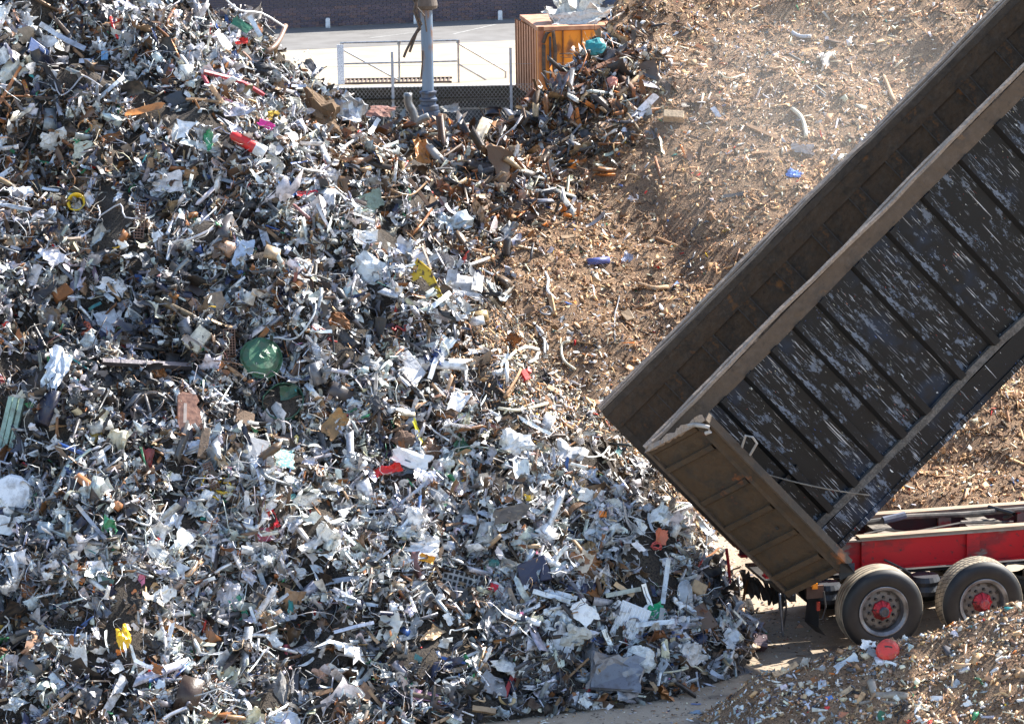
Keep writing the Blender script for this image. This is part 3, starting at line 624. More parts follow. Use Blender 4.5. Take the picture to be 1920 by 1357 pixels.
# ---- templates for small scraps: (verts, tris)
def gridtris(nx, ny):
    t = []
    for j in range(ny - 1):
        for i in range(nx - 1):
            a = j * nx + i; t += [(a, a + 1, a + nx + 1), (a, a + nx + 1, a + nx)] if (i + j) % 2 else [(a, a + 1, a + nx), (a + 1, a + nx + 1, a + nx)]
    return np.array(t)
def crumple(nx, ny, sx, sy, amp=.3, curl=0., rag=.25, r=rng):
    u, v = np.meshgrid(np.linspace(-1, 1, nx), np.linspace(-1, 1, ny)); u = u.ravel(); v = v.ravel(); ang = np.arctan2(v, u)
    ph = r.uniform(0, 6.3, 4); rad = 1 - rag * (.5 + .5 * np.sin(ang * 2 + ph[0])) * .6 - rag * (.5 + .5 * np.sin(ang * r.integers(3, 8) + ph[1])) * .28 - rag * .5 * r.uniform(0, 1, u.shape) ** 2
    edge = np.maximum(abs(u), abs(v)) ** 3; q = 1 - edge * (1 - rad)
    x, y = u * q, v * q; x += r.uniform(-.09, .09, x.shape) * (nx > 3); y += r.uniform(-.09, .09, x.shape) * (ny > 3); z = 0 * x
    for _ in range(5 if nx < 6 else 9):
        th = r.uniform(0, 6.3); c = r.uniform(-.8, .8); z += r.uniform(-1, 1) * abs(x * math.cos(th) + y * math.sin(th) - c) * (1 if nx < 6 else .85)
    if nx > 6:
        x = x + .10 * r.normal(0, 1, x.shape) * .5; y = y + .05 * r.normal(0, 1, y.shape); z += r.uniform(-.16, .16, z.shape)
    z += r.uniform(-.12, .12, z.shape); z -= z.mean(); z *= amp * min(sx, sy)
    x = x * sx; y = y * sy
    if curl:
        R = sx / curl; a = x / R; x, z = (R - z) * np.sin(a), R - (R - z) * np.cos(a); z -= z.mean()
    return np.stack([x, y, z], -1), gridtris(nx, ny)
def tubev(path, r, seg=3):
    m = MB().tube(path, r, seg); f = []
    for q in m.f:
        for i in range(1, len(q) - 1): f.append((q[0], q[i], q[i + 1]))
    v = np.array(m.v); return v - v.mean(0), np.array(f)
def wpath(n, ln, wob, r=random):
    p = np.zeros(3); d = np.array([1.0, 0, 0]); out = []
    for i in range(n):
        out.append(p.copy()); d = d + np.array([r.gauss(0, wob), r.gauss(0, wob), r.gauss(0, wob) * .5]); d /= np.linalg.norm(d); p = p + d * ln / (n - 1)
    return out
def chunk(sx, sy, sz, j=.2):
    m = MB().box(-1, 1, -1, 1, -1, 1, jit=j); f = []
    for q in m.f: f += [(q[0], q[1], q[2]), (q[0], q[2], q[3])]
    return np.array(m.v) * [sx, sy, sz], np.array(f)
def channel(w_, d_, bend):
    n = 4; vs = []
    for i in range(n):
        x = -1 + 2 * i / (n - 1); b = bend * x * x; vs += [(x, -w_, b), (x, -w_ * .9, b + d_), (x, w_ * .9, b + d_), (x, w_, b)]
    f = []
    for i in range(n - 1):
        for k in range(3): a = i * 4 + k; f += [(a, a + 1, a + 5), (a, a + 5, a + 4)]
    return np.array(vs, float), np.array(f)
def arc(w_, ang, n=7):
    vs = []
    for i in range(n):
        a = ang * (i / (n - 1) - .5); vs += [(math.sin(a), -w_, math.cos(a) - 1 + .5), (math.sin(a), w_, math.cos(a) - .5 + random.uniform(-.03, .03))]
    f = []
    for i in range(n - 1): a = i * 2; f += [(a, a + 1, a + 3), (a, a + 3, a + 2)]
    return np.array(vs, float), np.array(f)
TS = {'sheet': [crumple(4, 4, 1, random.uniform(.45, 1), .55, random.choice([0, 0, .8]), .45) for _ in range(40)],
      'sheet5': [crumple(6, 5, 1, random.uniform(.4, .9), .6, random.choice([0, 0, 1.2]), .5) for _ in range(30)],
      'foil': [crumple(9, 8, 1, random.uniform(.5, .95), random.uniform(.6, 1.0), random.choice([0, 0, .9, 1.8]), .6) for _ in range(26)],
      'tangle': [tubev(wpath(26, 7.5, .75), .022, 3) for _ in range(14)],
      'strip': [crumple(8, 3, 1, random.uniform(.07, .2), random.uniform(.5, 2.2), random.choice([0, .5, 1.5]), .1) for _ in range(30)],
      'rod': [tubev(wpath(4, 2, .18), random.uniform(.03, .08), 4) for _ in range(20)],
      'wire': [tubev(wpath(9, 3.4, .45), .022, 3) for _ in range(25)],
      'chunk': [chunk(1, random.uniform(.3, .9), random.uniform(.12, .6)) for _ in range(25)],
      'channel': [channel(random.uniform(.08, .2), random.uniform(.05, .2), random.uniform(-.2, .2)) for _ in range(20)],
      'arc': [arc(random.uniform(.1, .3), random.uniform(1.5, 4.5)) for _ in range(15)],
      'stick': [chunk(1, random.uniform(.06, .14), random.uniform(.04, .1), .25) for _ in range(20)],
      'chip': [chunk(1, random.uniform(.22, .6), random.uniform(.05, .15), .35) for _ in range(20)],
      'flake': [crumple(3, 2, 1, random.uniform(.3, .8), .9, 0, .3) for _ in range(20)]}
for k in TS:
    if k in ('chip', 'stick'):     # drop the bottom faces of the smallest bits
        TS[k] = [(v, f) for v, f in TS[k]]
def frames(n, spread, rg=rng):
    """rotation matrices with z near the given normals"""
    z = n + rg.normal(0, 1, n.shape) * np.asarray(spread)[..., None]; z /= np.linalg.norm(z, axis=1, keepdims=True)
    a = rg.normal(0, 1, n.shape); x = a - (a * z).sum(1)[:, None] * z; x /= np.linalg.norm(x, axis=1, keepdims=True)
    return np.stack([x, np.cross(z, x), z], -1)
def scatter(name, kinds, wts, pos, nrm, size, cols, mat, label, spread=.5):
    n = len(pos); flat = [(k, t) for k in kinds for t in TS[k]]; kw = np.array([w_ / len(TS[k]) for k, w_ in zip(kinds, wts) for t in TS[k]]); kw /= kw.sum()
    tid = rng.choice(len(flat), n, p=kw); Rm = frames(nrm, np.full(n, spread)); V = []; F = []; C = []; base = 0
    for t in range(len(flat)):
        ix = np.where(tid == t)[0]
        if not len(ix): continue
        tv, tf = flat[t][1]; k = flat[t][0]; s = size[ix] * {'wire': 1.5, 'rod': 1.5, 'strip': 1.6, 'stick': 1.7, 'channel': 1.5}.get(k, 1.0)
        v = np.einsum('nij,vj->nvi', Rm[ix], tv) * s[:, None, None] + pos[ix][:, None, :]
        V.append(v.reshape(-1, 3)); F.append((tf[None] + base + (np.arange(len(ix)) * len(tv))[:, None, None]).reshape(-1, 3)); C.append(np.repeat(cols[ix], len(tv), 0)); base += len(ix) * len(tv)
    V = np.concatenate(V); F = np.concatenate(F); C = np.concatenate(C)
    me = bpy.data.meshes.new(name); me.vertices.add(len(V)); me.vertices.foreach_set('co', V.astype(np.float32).ravel())
    me.loops.add(len(F) * 3); me.loops.foreach_set('vertex_index', F.astype(np.int32).ravel()); me.polygons.add(len(F)); me.polygons.foreach_set('loop_start', (np.arange(len(F)) * 3).astype(np.int32))
    me.update(); at = me.color_attributes.new('Col', 'FLOAT_COLOR', 'POINT'); at.data.foreach_set('color', C.astype(np.float32).ravel()); me.materials.append(mat)
    o = bpy.data.objects.new(name, me); link(o); tag(o, label, None, None, 'stuff'); print(name, n, 'pieces', len(F), 'tris'); return o
PAL = {'white': (.82, .81, .78), 'pale grey': (.47, .49, .52), 'silver': (.60, .62, .65), 'grey': (.22, .23, .25), 'dark grey': (.07, .072, .08), 'black': (.018, .018, .02), 'brown': (.13, .075, .042),
       'rusty': (.30, .12, .04), 'tan': (.50, .33, .19), 'cream': (.70, .64, .48), 'red': (.60, .03, .025), 'blue': (.05, .14, .42), 'green': (.04, .26, .12), 'yellow': (.72, .46, .03),
       'pink': (.68, .22, .36), 'orange': (.75, .22, .03), 'teal': (.05, .34, .34), 'dark blue': (.02, .03, .08), 'light brown': (.36, .21, .11), 'wood': (.56, .35, .18), 'dark brown': (.05, .032, .02)}
def pick(names, wts, n): 
    w_ = np.array(wts, float); return rng.choice(len(names), n, p=w_ / w_.sum())
def cols_from(names, ids, metal, jit=.18):
    b = np.array([PAL[k] for k in names])[ids]; b = b * (1 + rng.uniform(-jit * 2, jit, (len(ids), 1))) * (1 + rng.normal(0, .04, b.shape))
    m = np.array([metal.get(k, 0) for k in names])[ids]; return np.concatenate([np.clip(b, .005, .85), m[:, None]], 1)
MET = {'silver': .4, 'pale grey': .25, 'grey': .3}
def samples(n, x0=-120, x1=2040, y0=-70, y1=1420):
    px = rng.uniform(x0, x1, n); py = rng.uniform(y0, y1, n); P, ok = surf(px, py); return px[ok], py[ok], P[ok]
def seam_x(y): return np.interp(y, [150, 200, 250, 350, 450, 560, 620, 700, 760, 800, 850, 920, 1000, 1060, 1120], [650, 700, 760, 860, 890, 930, 850, 890, 900, 1000, 1160, 1230, 1290, 1380, 1500])
def blob(px, py, cx, cy, rx, ry): return np.exp(-((px - cx) / rx) ** 2 - ((py - cy) / ry) ** 2)
# ================================================================== INDIVIDUAL PIECES ON THE HEAPS
MPP = 1.0 / FPX
RTv, UPv, TOC = Vector(RT), Vector(UP), Vector(-fw)
def place(px, py, ang=0, face=.5, lift=.06, Y=None, tilt=0):
    """frame standing on the heap where photo pixel (px,py) hits it; x along the image angle, z out of the heap / towards the viewer; second value: metres per pixel there"""
    if Y is None: P_, ok = surf(px, py); P_ = P_[0]; n = Vector(normal(P_[None, 0], P_[None, 1])[0])
    else:
        P0_, ok_ = surf(px, py); Y = min(Y, P0_[0][1] - .12) if ok_[0] else Y
        P_ = at_y(px, py, Y); n = Vector((0, -.3, 1)).normalized()
    z = (n * (1 - face) + TOC * face).normalized(); a = math.radians(ang)
    d = RTv * math.cos(a) + UPv * math.sin(a); x = (d - z * d.dot(z)).normalized(); y = z.cross(x)
    dd = (P_ - CAM) @ fw; p = Vector(P_) + z * lift
    M = Matrix(((x.x, y.x, z.x, p.x), (x.y, y.y, z.y, p.y), (x.z, y.z, z.z, p.z), (0, 0, 0, 1)))
    if tilt: M = M @ Matrix.Rotation(R_(tilt), 4, 'X')
    return M, dd * MPP
LM = []       # named landmarks: (px, py, radius, phrase)
def put(mb, name, label, cat, M, mat, col=None, group=None, smooth=False, lm=None, pos=None, rad=30):
    o = mb.build(name, mat, None, smooth, M, col); tag(o, label, cat, group)
    return o
def np_mb(vf, mi=0):
    m = MB(); m.v = [tuple(map(float, p)) for p in vf[0]]; m.f = [tuple(map(int, q)) for q in vf[1]]; m.m = [mi] * len(m.f); return m
def C(c): return PAL[c] if isinstance(c, str) else c
def sheet(px, py, w_, h_, ang, col, name, label, cat, mat=None, amp=.4, curl=0, rag=.25, face=.55, lift=.07, n=9, lm=None, **k):
    M, s = place(px, py, ang, face, lift, **k); v = crumple(n, max(4, int(n * min(1, h_ / w_ + .3))), w_ / 2 * s, h_ / 2 * s, amp, curl, rag)
    LM.append((px, py, max(w_, h_) / 2, lm or name.replace('_', ' '))) if lm != '' else None
    return put(np_mb(v), name, label, cat, M, mat or M_METAL, C(col))
def bag(px, py, w_, h_, ang, col, name, label, cat, mat=None, lift=.05, lm=None, rough=.22, d_=.55, **k):
    M, s = place(px, py, ang, .6, lift, **k); m = MB(); nu, nv = 20, 13; r = random.Random(int(px * 7 + py)); fo = [(r.gauss(0, 1), r.gauss(0, 1), r.gauss(0, 1), r.uniform(-.7, .7), r.uniform(.4, 1)) for _ in range(12)]; lo = [(r.uniform(0, 6.3), r.uniform(.08, .2)) for _ in range(4)]
    for j in range(nv):
        ph = math.pi * j / (nv - 1)
        for i in range(nu):
            th = 2 * math.pi * i / nu; x, y, z = math.sin(ph) * math.cos(th), math.cos(ph), math.sin(ph) * math.sin(th); q = 1.0; an = math.atan2(y, x)
            for f in fo:
                nn = math.sqrt(f[0] ** 2 + f[1] ** 2 + f[2] ** 2); dd_ = abs((x * f[0] + y * f[1] + z * f[2]) / nn - f[3]); q -= rough * f[4] * max(0, .34 - dd_) * 1.5
            for k_, (p_, a_) in enumerate(lo): q *= 1 + a_ * rough * 2 * math.sin((k_ + 2) * an + p_)
            q *= 1 + r.uniform(-.10, .10) * (rough + .1) / .4
            m.v.append((x * q * w_ / 2 * s, y * q * h_ / 2 * s, z * q * min(w_, h_) / 2 * s * d_))
    for j in range(nv - 1):
        for i in range(nu): a = j * nu + i; b = j * nu + (i + 1) % nu; m.f.append((a, b, b + nu, a + nu)); m.m.append(0)
    if lm != '': LM.append((px, py, max(w_, h_) / 2, lm or name.replace('_', ' ')))
    return put(m, name, label, cat, M, mat or M_PLAST, C(col))
def block(px, py, w_, h_, d_, ang, col, name, label, cat, mat=None, lift=.06, jit=.12, face=.4, lm=None, **k):
    M, s = place(px, py, ang, face, lift, **k); m = MB(); n = 3
    a, b, c = w_ / 2 * s, h_ / 2 * s, d_ / 2 * s
    m.box(-a, a, -b, b, -c, c, jit=jit * min(a, b, c)); o = put(m, name, label, cat, M, mat or M_PAINT, C(col))
    bv = o.modifiers.new('edge', 'BEVEL'); bv.width = min(a, b, c) * .12; bv.segments = 1
    if lm != '': LM.append((px, py, max(w_, h_) / 2, lm or name.replace('_', ' ')))
    return o
def pipe(pts, rpx, col, name, label, cat, mat=None, lift=.1, seg=8, lm=None, Y=None, smooth=True, open_=False):
    """tube through photo pixels, each laid on the heap"""
    W = []; 
    for i, q in enumerate(pts):
        if Y is None: P_, ok = surf(q[0], q[1]); P_ = P_[0]; nn = normal(P_[None, 0], P_[None, 1])[0]
        else:
            P0_, ok_ = surf(q[0], q[1]); P_ = at_y(q[0], q[1], min(Y, P0_[0][1] - .15) if ok_[0] else Y); nn = np.zeros(3)
        W.append(P_ + nn * (lift if Y is None else 0))
    W = np.array(W)
    if len(W) == 2 and Y is None: pass
    # densify with Catmull-Rom
    out = []
    if len(W) > 2:
        Q = np.vstack([2 * W[0] - W[1], W, 2 * W[-1] - W[-2]])
        for i in range(1, len(Q) - 2):
            for u in (0, .33, .66): 
                p0_, p1_, p2_, p3_ = Q[i - 1:i + 3]; out.append(.5 * (2 * p1_ + (p2_ - p0_) * u + (2 * p0_ - 5 * p1_ + 4 * p2_ - p3_) * u * u + (3 * p1_ - p0_ - 3 * p2_ + p3_) * u ** 3))
        out.append(W[-1]); W = np.array(out)
    c = W.mean(0); s = ((c - CAM) @ fw) * MPP
    m = MB().tube([tuple(p - c) for p in W], rpx * s, seg, hollow=open_)
    o = put(m, name, label, cat, Matrix.Translation(c), mat or M_PAINT, C(col), smooth=smooth)
    if open_: sm = o.modifiers.new('wall', 'SOLIDIFY'); sm.thickness = rpx * s * .15
    if lm != '': q = pts[len(pts) // 2]; LM.append((q[0], q[1], 15, lm or name.replace('_', ' ')))
    return o
def bar(px, py, L, w_, d_, ang, col, name, label, cat, mat=None, bend=0, lift=.1, face=.4, lm='', prof='box', **k):
    M, s = place(px, py, ang, face, lift, **k); a, b, c = L / 2 * s, w_ / 2 * s, d_ / 2 * s; m = MB(); n = 6
    for i in range(n):
        x = -a + 2 * a * i / (n - 1); z = bend * a * (x / a) ** 2 + random.uniform(-.1, .1) * b; y = random.uniform(-.12, .12) * b
        q = [(x, y - b, z - c), (x, y + b, z - c), (x, y + b, z + c), (x, y - b, z + c)] if prof == 'box' else [(x, y - b, z - c), (x, y - b * .9, z + c), (x, y + b * .9, z + c), (x, y + b, z - c)]
        m.v += q
    for i in range(n - 1):
        for k_ in range(4 if prof == 'box' else 3): a_ = i * 4 + k_; b_ = i * 4 + (k_ + 1) % 4; m.f.append((a_, b_, b_ + 4, a_ + 4))
    if prof == 'box': m.f += [(3, 2, 1, 0), (n * 4 - 4, n * 4 - 3, n * 4 - 2, n * 4 - 1)]
    m.m = [0] * len(m.f)
    if lm != '': LM.append((px, py, L / 3, lm or name.replace('_', ' ')))
    return put(m, name, label, cat, M, mat or M_METAL, C(col))
def rim(px, py, r_, ang, col, name, label, cat, face=.6, deep=.5, lm=None, lift=.08, **k):
    M, s = place(px, py, ang, face, lift, **k); R = r_ * s; t = empty(name, mat4=M); tag(t, label, cat)
    MB().lathe([(R, 0), (R * 1.03, .06 * R), (R * .95, .07 * R), (R * .88, -.1 * R), (R * .84, -deep * R), (R * .95, -deep * R * 1.3)], 28, axis='z').build('barrel', M_METAL, t, True, None, C(col))
    d = MB().lathe([(R * .85, -deep * R * .9), (R * .6, -deep * R * .7), (R * .35, -deep * R * .85), (R * .15, -deep * R * .7), (0, -deep * R * .7)], 28, axis='z').build('disc', M_METAL, t, True, None, tuple(c * .6 for c in C(col)))
    for i in range(5):
        a = 2 * math.pi * i / 5; h = MB().lathe([(0, 0), (R * .07, 0)], 8, axis='z').build('bolt_hole', m_black, t); h.location = (R * .26 * math.cos(a), R * .26 * math.sin(a), -deep * R * .74)
    LM.append((px, py, r_, lm or name.replace('_', ' '))); return t
def coil(px, py, R_px, loops, rpx, col, name, label, cat, mat=None, lm=None, flat=.6, **k):
    M, s = place(px, py, 0, .4, .1, **k); r = random.Random(int(px + py)); pts = []; ph = r.uniform(0, 6)
    for i in range(int(loops * 12)):
        a = i / 12 * 2 * math.pi; q = R_px * s * (1 + .35 * math.sin(a * .37 + ph) + r.uniform(-.12, .12)); pts.append((q * math.cos(a), q * flat * math.sin(a), .03 * math.sin(a * 1.7) + r.uniform(-.01, .02)))
    if lm != '': LM.append((px, py, R_px, lm or name.replace('_', ' ')))
    return put(MB().tube(pts, rpx * s, 5), name, label, cat, M, mat or M_PLAST, C(col), smooth=True)
def drum(px, py, w_, h_, ang, col, name, label, filled=False, lm=None):
    M, s = place(px, py, ang, .0, .24); R = w_ / 2 * s; H = h_ * s; t = empty(name, mat4=M); tag(t, label, 'drum')
    def wob(m, a=.06):
        r = random.Random(int(px)); f = [(r.uniform(-1, 1), r.uniform(-1, 1), r.uniform(-.6, .6)) for _ in range(4)]
        m.v = [(x * (1 + a * sum(abs(x / R * g[0] + y / R * g[1] - g[2]) for g in f) - a * 2 + .02 * math.sin(z / H * 19)), y * (1 + a * sum(abs(x / R * g[0] + y / R * g[1] - g[2]) for g in f) - a * 2), z + R * .12 * (abs(x / R * f[0][0] + y / R * f[0][1]) - .4)) for x, y, z in m.v]; return m
    wob(MB().lathe([(R * .97, -H), (R * 1.02, -H * .95), (R * .98, -H * .8), (R * 1.0, -H * .55), (R * .93, -H * .42), (R * .99, -H * .25), (R, -.05 * H), (R * 1.04, 0), (R * 1.0, .03 * H)], 28, axis='z', jit=R * .02), .1).build('shell', M_PAINT, t, False, None, C(col))
    if filled:
        wob(MB().lathe([(R * .96, -.2 * H), (R * .7, -.12 * H), (R * .4, -.16 * H), (0, -.1 * H)], 20, axis='z', jit=R * .05), .1).build('dirt_fill', M_SCRAPSOIL, t)
        np_mb(crumple(6, 6, R * .5, R * .35, .7)).build('torn_flap', M_PAINT, t, False, Matrix.Translation((R * .35, R * .4, .02)), C(col))
    else:
        wob(MB().lathe([(R * 1.0, .0), (R * .92, .14 * H), (R * .7, .34 * H), (R * .4, .38 * H), (R * .2, .5 * H), (0, .42 * H)], 24, axis='z', jit=R * .03), .1).build('lid', M_PAINT, t, False, None, tuple(min(1, c * 1.1 + .01) for c in C(col)))
        wob(MB().lathe([(R * 1.0, .0), (R * 1.05, .02 * H), (R * 1.0, .05 * H), (R * .96, .0)], 28, axis='z')).build('rim_band', M_PAINT, t, False, None, (.04, .11, .05))
    LM.append((px, py, w_ / 2, lm or name.replace('_', ' '))); return t

drum(487, 688, 76, 34, 8, (.022, .095, .045), 'crushed_drum', 'crushed green steel drum with dented closed lid', lm='green drum')
drum(528, 768, 74, 34, 15, (.022, .075, .045), 'torn_drum', 'torn green drum filled with dark dirt', True, lm='dirt filled drum')
# broken brick block
M, s = place(350, 778, -12, .5, .12); t = empty('brick_block', mat4=M); tag(t, 'large broken pinkish brick block with a slanted cut top', 'brick block')
bm_ = plain('pitted_pink_brick', (.42, .22, .15), .9, 0, (.27, .14, .10), 14, .45, .6, .6)
m = MB().prism([(-27 * s, 0), (-30 * s, .06), (30 * s, .06), (30 * s, 0)], 0, .01); m = MB(); poly = [(-20, 34), (-27, 26), (-16, -26), (-8, -38), (24, -32), (32, -24), (20, 6), (10, 16), (14, 24), (6, 34)]
m.v = [(x * s, y * s, -.09) for x, y in poly] + [(x * s + .004, y * s - .004, .09) for x, y in poly]; n = len(poly); m.f = [tuple(range(n))[::-1], tuple(range(n, 2 * n))] + [(i, (i + 1) % n, n + (i + 1) % n, n + i) for i in range(n)]; m.m = [0] * len(m.f)
m.build('block', bm_, t); MB().box(-10 * s, -4 * s, -24 * s, 14 * s, .089, .095).build('mortar_streak', plain('mortar_smear', (.6, .48, .4), .9), t).rotation_euler = (0, 0, .2); LM.append((350, 778, 40, 'pink brick block'))
# air brick
M, s = place(430, 656, 92, .8, .14); t = empty('perforated_brick', mat4=M); tag(t, 'brown perforated grid brick standing on end beside the green drum', 'air brick'); gm = plain('brown_grid_clay', (.24, .14, .10), .8, 0, (.15, .085, .06), 9)
L, W_ = 37 * s, 10.5 * s
MB().box(-L, L, -W_, W_, -.05, -.02).build('back', plain('dark_hollow', (.03, .02, .018), .9), t)
g0 = MB().box(-.004, .004, -W_, W_, -.02, .012).build('cross_web', gm, t); g0.location = (-L, 0, 0)
for i in range(1, 16): o = g0.copy(); link(o, t); o.location = (-L + 2 * L * i / 15, 0, 0)
g1 = MB().box(-L, L, -.004, .004, -.02, .010).build('long_web', gm, t); g1.location = (0, -W_, 0)
for i in range(1, 5): o = g1.copy(); link(o, t); o.location = (0, -W_ + 2 * W_ * i / 4, 0)
LM.append((430, 656, 30, 'perforated brick'))
for q in (dict(px=262, py=418, ang=86, l=34, w=9, lb='dark perforated grid strip half buried under white strips'), dict(px=398, py=895, ang=110, l=26, w=8, lb='small dark grid strip lying near the yellow net')):
    M, s = place(q['px'], q['py'], q['ang'], .6, .1); t = empty('grid_strip', mat4=M); tag(t, q['lb'], 'grid strip'); L, W_ = q['l'] * s, q['w'] * s
    g0 = MB().box(-.004, .004, -W_, W_, -.02, .012).build('cross_web', gm, t); g0.location = (-L, 0, 0)
    for i in range(1, 13): o = g0.copy(); link(o, t); o.location = (-L + 2 * L * i / 12, 0, 0)
    g1 = MB().box(-L, L, -.004, .004, -.02, .010).build('long_web', gm, t); g1.location = (0, -W_, 0)
    for i in range(1, 4): o = g1.copy(); link(o, t); o.location = (0, -W_ + 2 * W_ * i / 3, 0)
rim(337, 930, 29, 0, (.06, .055, .055), 'car_wheel', 'dark steel car wheel rim facing out above the silver scrap', 'wheel rim', .85, .4, 'dark wheel rim')
rim(283, 765, 30, 40, (.22, .18, .16), 'car_wheel', 'tilted grey wheel rim seen edge on beside the pink brick block', 'wheel rim', .1, .7, 'tilted wheel rim')
rim(668, 937, 20, 0, (.40, .38, .37), 'car_wheel', 'small pale wheel hub among silver shards', 'wheel hub', .9, .4, 'pale wheel hub')
rim(752, 895, 34, 0, (.15, .18, .22), 'car_wheel', 'dark round wheel cover with a star shaped centre under a white flap', 'wheel rim', .9, .2, 'star wheel')
rim(912, 880, 26, 0, (.10, .08, .07), 'car_wheel', 'dark brown wheel rim under the white crumpled sacks', 'wheel rim', .5, .6, 'brown wheel rim')
rim(712, 497, 22, 0, (.06, .06, .06), 'car_wheel', 'black wheel rim tipped on its side beside the dented white casing', 'wheel rim', .15, .8, 'black tipped rim')
rim(762, 478, 20, 0, (.35, .34, .34), 'car_wheel', 'silver wheel rim tipped on its side behind the yellow plate', 'wheel rim', .1, .8, 'silver tipped rim')
rim(215, 1008, 22, 0, (.06, .07, .09), 'car_wheel', 'dark blue grey wheel rim half buried in shards', 'wheel rim', .5, .4, 'half buried rim')
rim(866, 398, 18, 0, (.5, .4, .34), 'car_wheel', 'worn tan wheel rim at the edge of the brown heap', 'wheel rim', .2, .7, 'tan wheel rim')
rim(572, 535, 15, 0, (.14, .08, .06), 'brake_disc', 'rusty brown brake disc among pale curls', 'brake disc', .8, .1, 'brake disc')
rim(925, 214, 17, 0, (.05, .05, .06), 'flywheel', 'black ridged flywheel lying on the rusty crest', 'flywheel', .0, .5, 'black flywheel')
pipe([(150, 912), (215, 965)], 8.5, (.52, .22, .09), 'clay_pipe', 'orange brown clay pipe lying aslant', 'pipe', M_PAINT, .14, 14, 'orange clay pipe')
pipe([(186, 693), (370, 697)], 7, (.12, .11, .12), 'steel_beam', 'long dark square steel beam lying level above the brick block', 'beam', M_METAL, .16, 4, 'long dark beam', smooth=False)
bar(362, 545, 120, 16, 12, -36, (.07, .05, .045), 'steel_channel', 'dark steel channel lying against the terracotta panel', 'channel', lm='dark channel', prof='c')
sheet(352, 568, 88, 26, -33, (.52, .28, .16), 'terracotta_plating', 'bent terracotta coloured metal panel on the slope', 'panel', M_PAINT, .2, .3, .1, lm='terracotta panel')
pipe([(362, 640), (452, 722)], 4, 'light brown', 'wooden_batten', 'long brown batten pointing down to the green drum', 'batten', M_WOOD, .16, 4, 'brown batten', smooth=False)
pipe([(368, 708), (424, 774)], 3.6, 'pale grey', 'steel_rod', 'straight pale rod running from the long beam towards the dirt filled drum', 'rod', M_METAL, .15, 6, '')
coil(420, 915, 20, 4, 1.6, 'yellow', 'yellow_net', 'tangled yellow and orange netting with loose cord', 'netting', lm='yellow net'); pipe([(388, 900), (380, 925), (400, 938), (412, 944)], 1.8, 'yellow', 'yellow_string', 'yellow cord end hanging below the netting', 'cord', M_PLAST, .12, 5, '')
sheet(430, 932, 26, 22, 20, 'green', 'green_rag', 'small green rag in the yellow netting', 'rag', M_CLOTH, .7, lm='')
sheet(509, 975, 62, 24, -70, (.55, .02, .03), 'red_shell', 'long glossy red plastic shell piece standing on end', 'plastic piece', M_PLAST, .25, 1.6, .15, lm='long red shell')
sheet(494, 1003, 34, 26, 10, (.36, .05, .09), 'maroon_plating', 'dull maroon curved panel just below the long red shell', 'plastic piece', M_PLAST, .15, .8, .1, lm='')
bag(231, 1200, 32, 62, 8, (.85, .50, .01), 'yellow_bag', 'bright yellow crumpled plastic bag', 'bag', rough=.4, lm='yellow bag'); sheet(226, 1224, 18, 14, 0, 'orange', 'orange_scrap', 'orange scrap tucked under the yellow bag', 'scrap', M_PLAST, .6, lm='')
sheet(262, 1096, 50, 20, 82, 'pink', 'pink_cloth', 'crumpled pink cloth hanging on end', 'cloth', M_CLOTH, .7, 1, .3, lm='pink cloth')
sheet(448, 1142, 52, 26, -62, (.05, .33, .22), 'green_packet', 'glossy green and white packet standing on end', 'packet', M_PLAST, .3, .4, .2, lm='green packet')
sheet(420, 1120, 60, 78, -15, (.50, .48, .50), 'grey_film', 'crumpled pale grey film bag beside the green packet', 'film', M_PLAST, .5, .5, .35, lm='grey film')
sheet(607, 1141, 26, 18, -20, 'red', 'red_scrap', 'small torn bright red scrap at mid slope', 'scrap', M_PLAST, .6, lm='torn red scrap')
block(192, 1092, 40, 20, 8, -18, (.07, .14, .11), 'green_plate', 'small dark green plate with two bolts', 'plate', lm='green bolt plate')
sheet(84, 1296, 18, 22, 0, 'red', 'red_scrap', 'small red plastic scrap low in the corner of the heap', 'scrap', M_PLAST, .5, lm='red corner scrap')
sheet(436, 1276, 46, 66, -10, (.66, .64, .50), 'cream_sheet', 'cream coloured bent plastic panel with pointed lower end', 'panel', M_PLAST, .4, .6, .35, lm='cream panel')
sheet(147, 1250, 36, 84, 6, (.80, .78, .72), 'white_slab', 'white rusty stained slab standing on end', 'slab', M_PAINT, .2, 0, .15, lm='white stained slab')
bag(602, 1268, 40, 58, 20, (.56, .33, .22), 'brown_toy_bag', 'tan and rust coloured crumpled sack', 'sack', M_CLOTH, rough=.5, lm='tan sack')
bag(525, 1300, 44, 80, 10, (.24, .23, .22), 'grey_sack', 'dark grey rounded sack in the lower heap', 'sack', M_CLOTH, rough=.3, lm='dark grey sack')
bag(540, 1224, 34, 34, 0, (.50, .08, .10), 'red_clear_cup', 'reddish crumpled plastic cup', 'cup', lm='reddish cup')
sheet(305, 1305, 30, 66, 15, (.75, .8, .84), 'white_cone', 'pointed white plastic wedge in the lower heap', 'plastic piece', M_PLAST, .3, .8, .5, lm='white wedge')
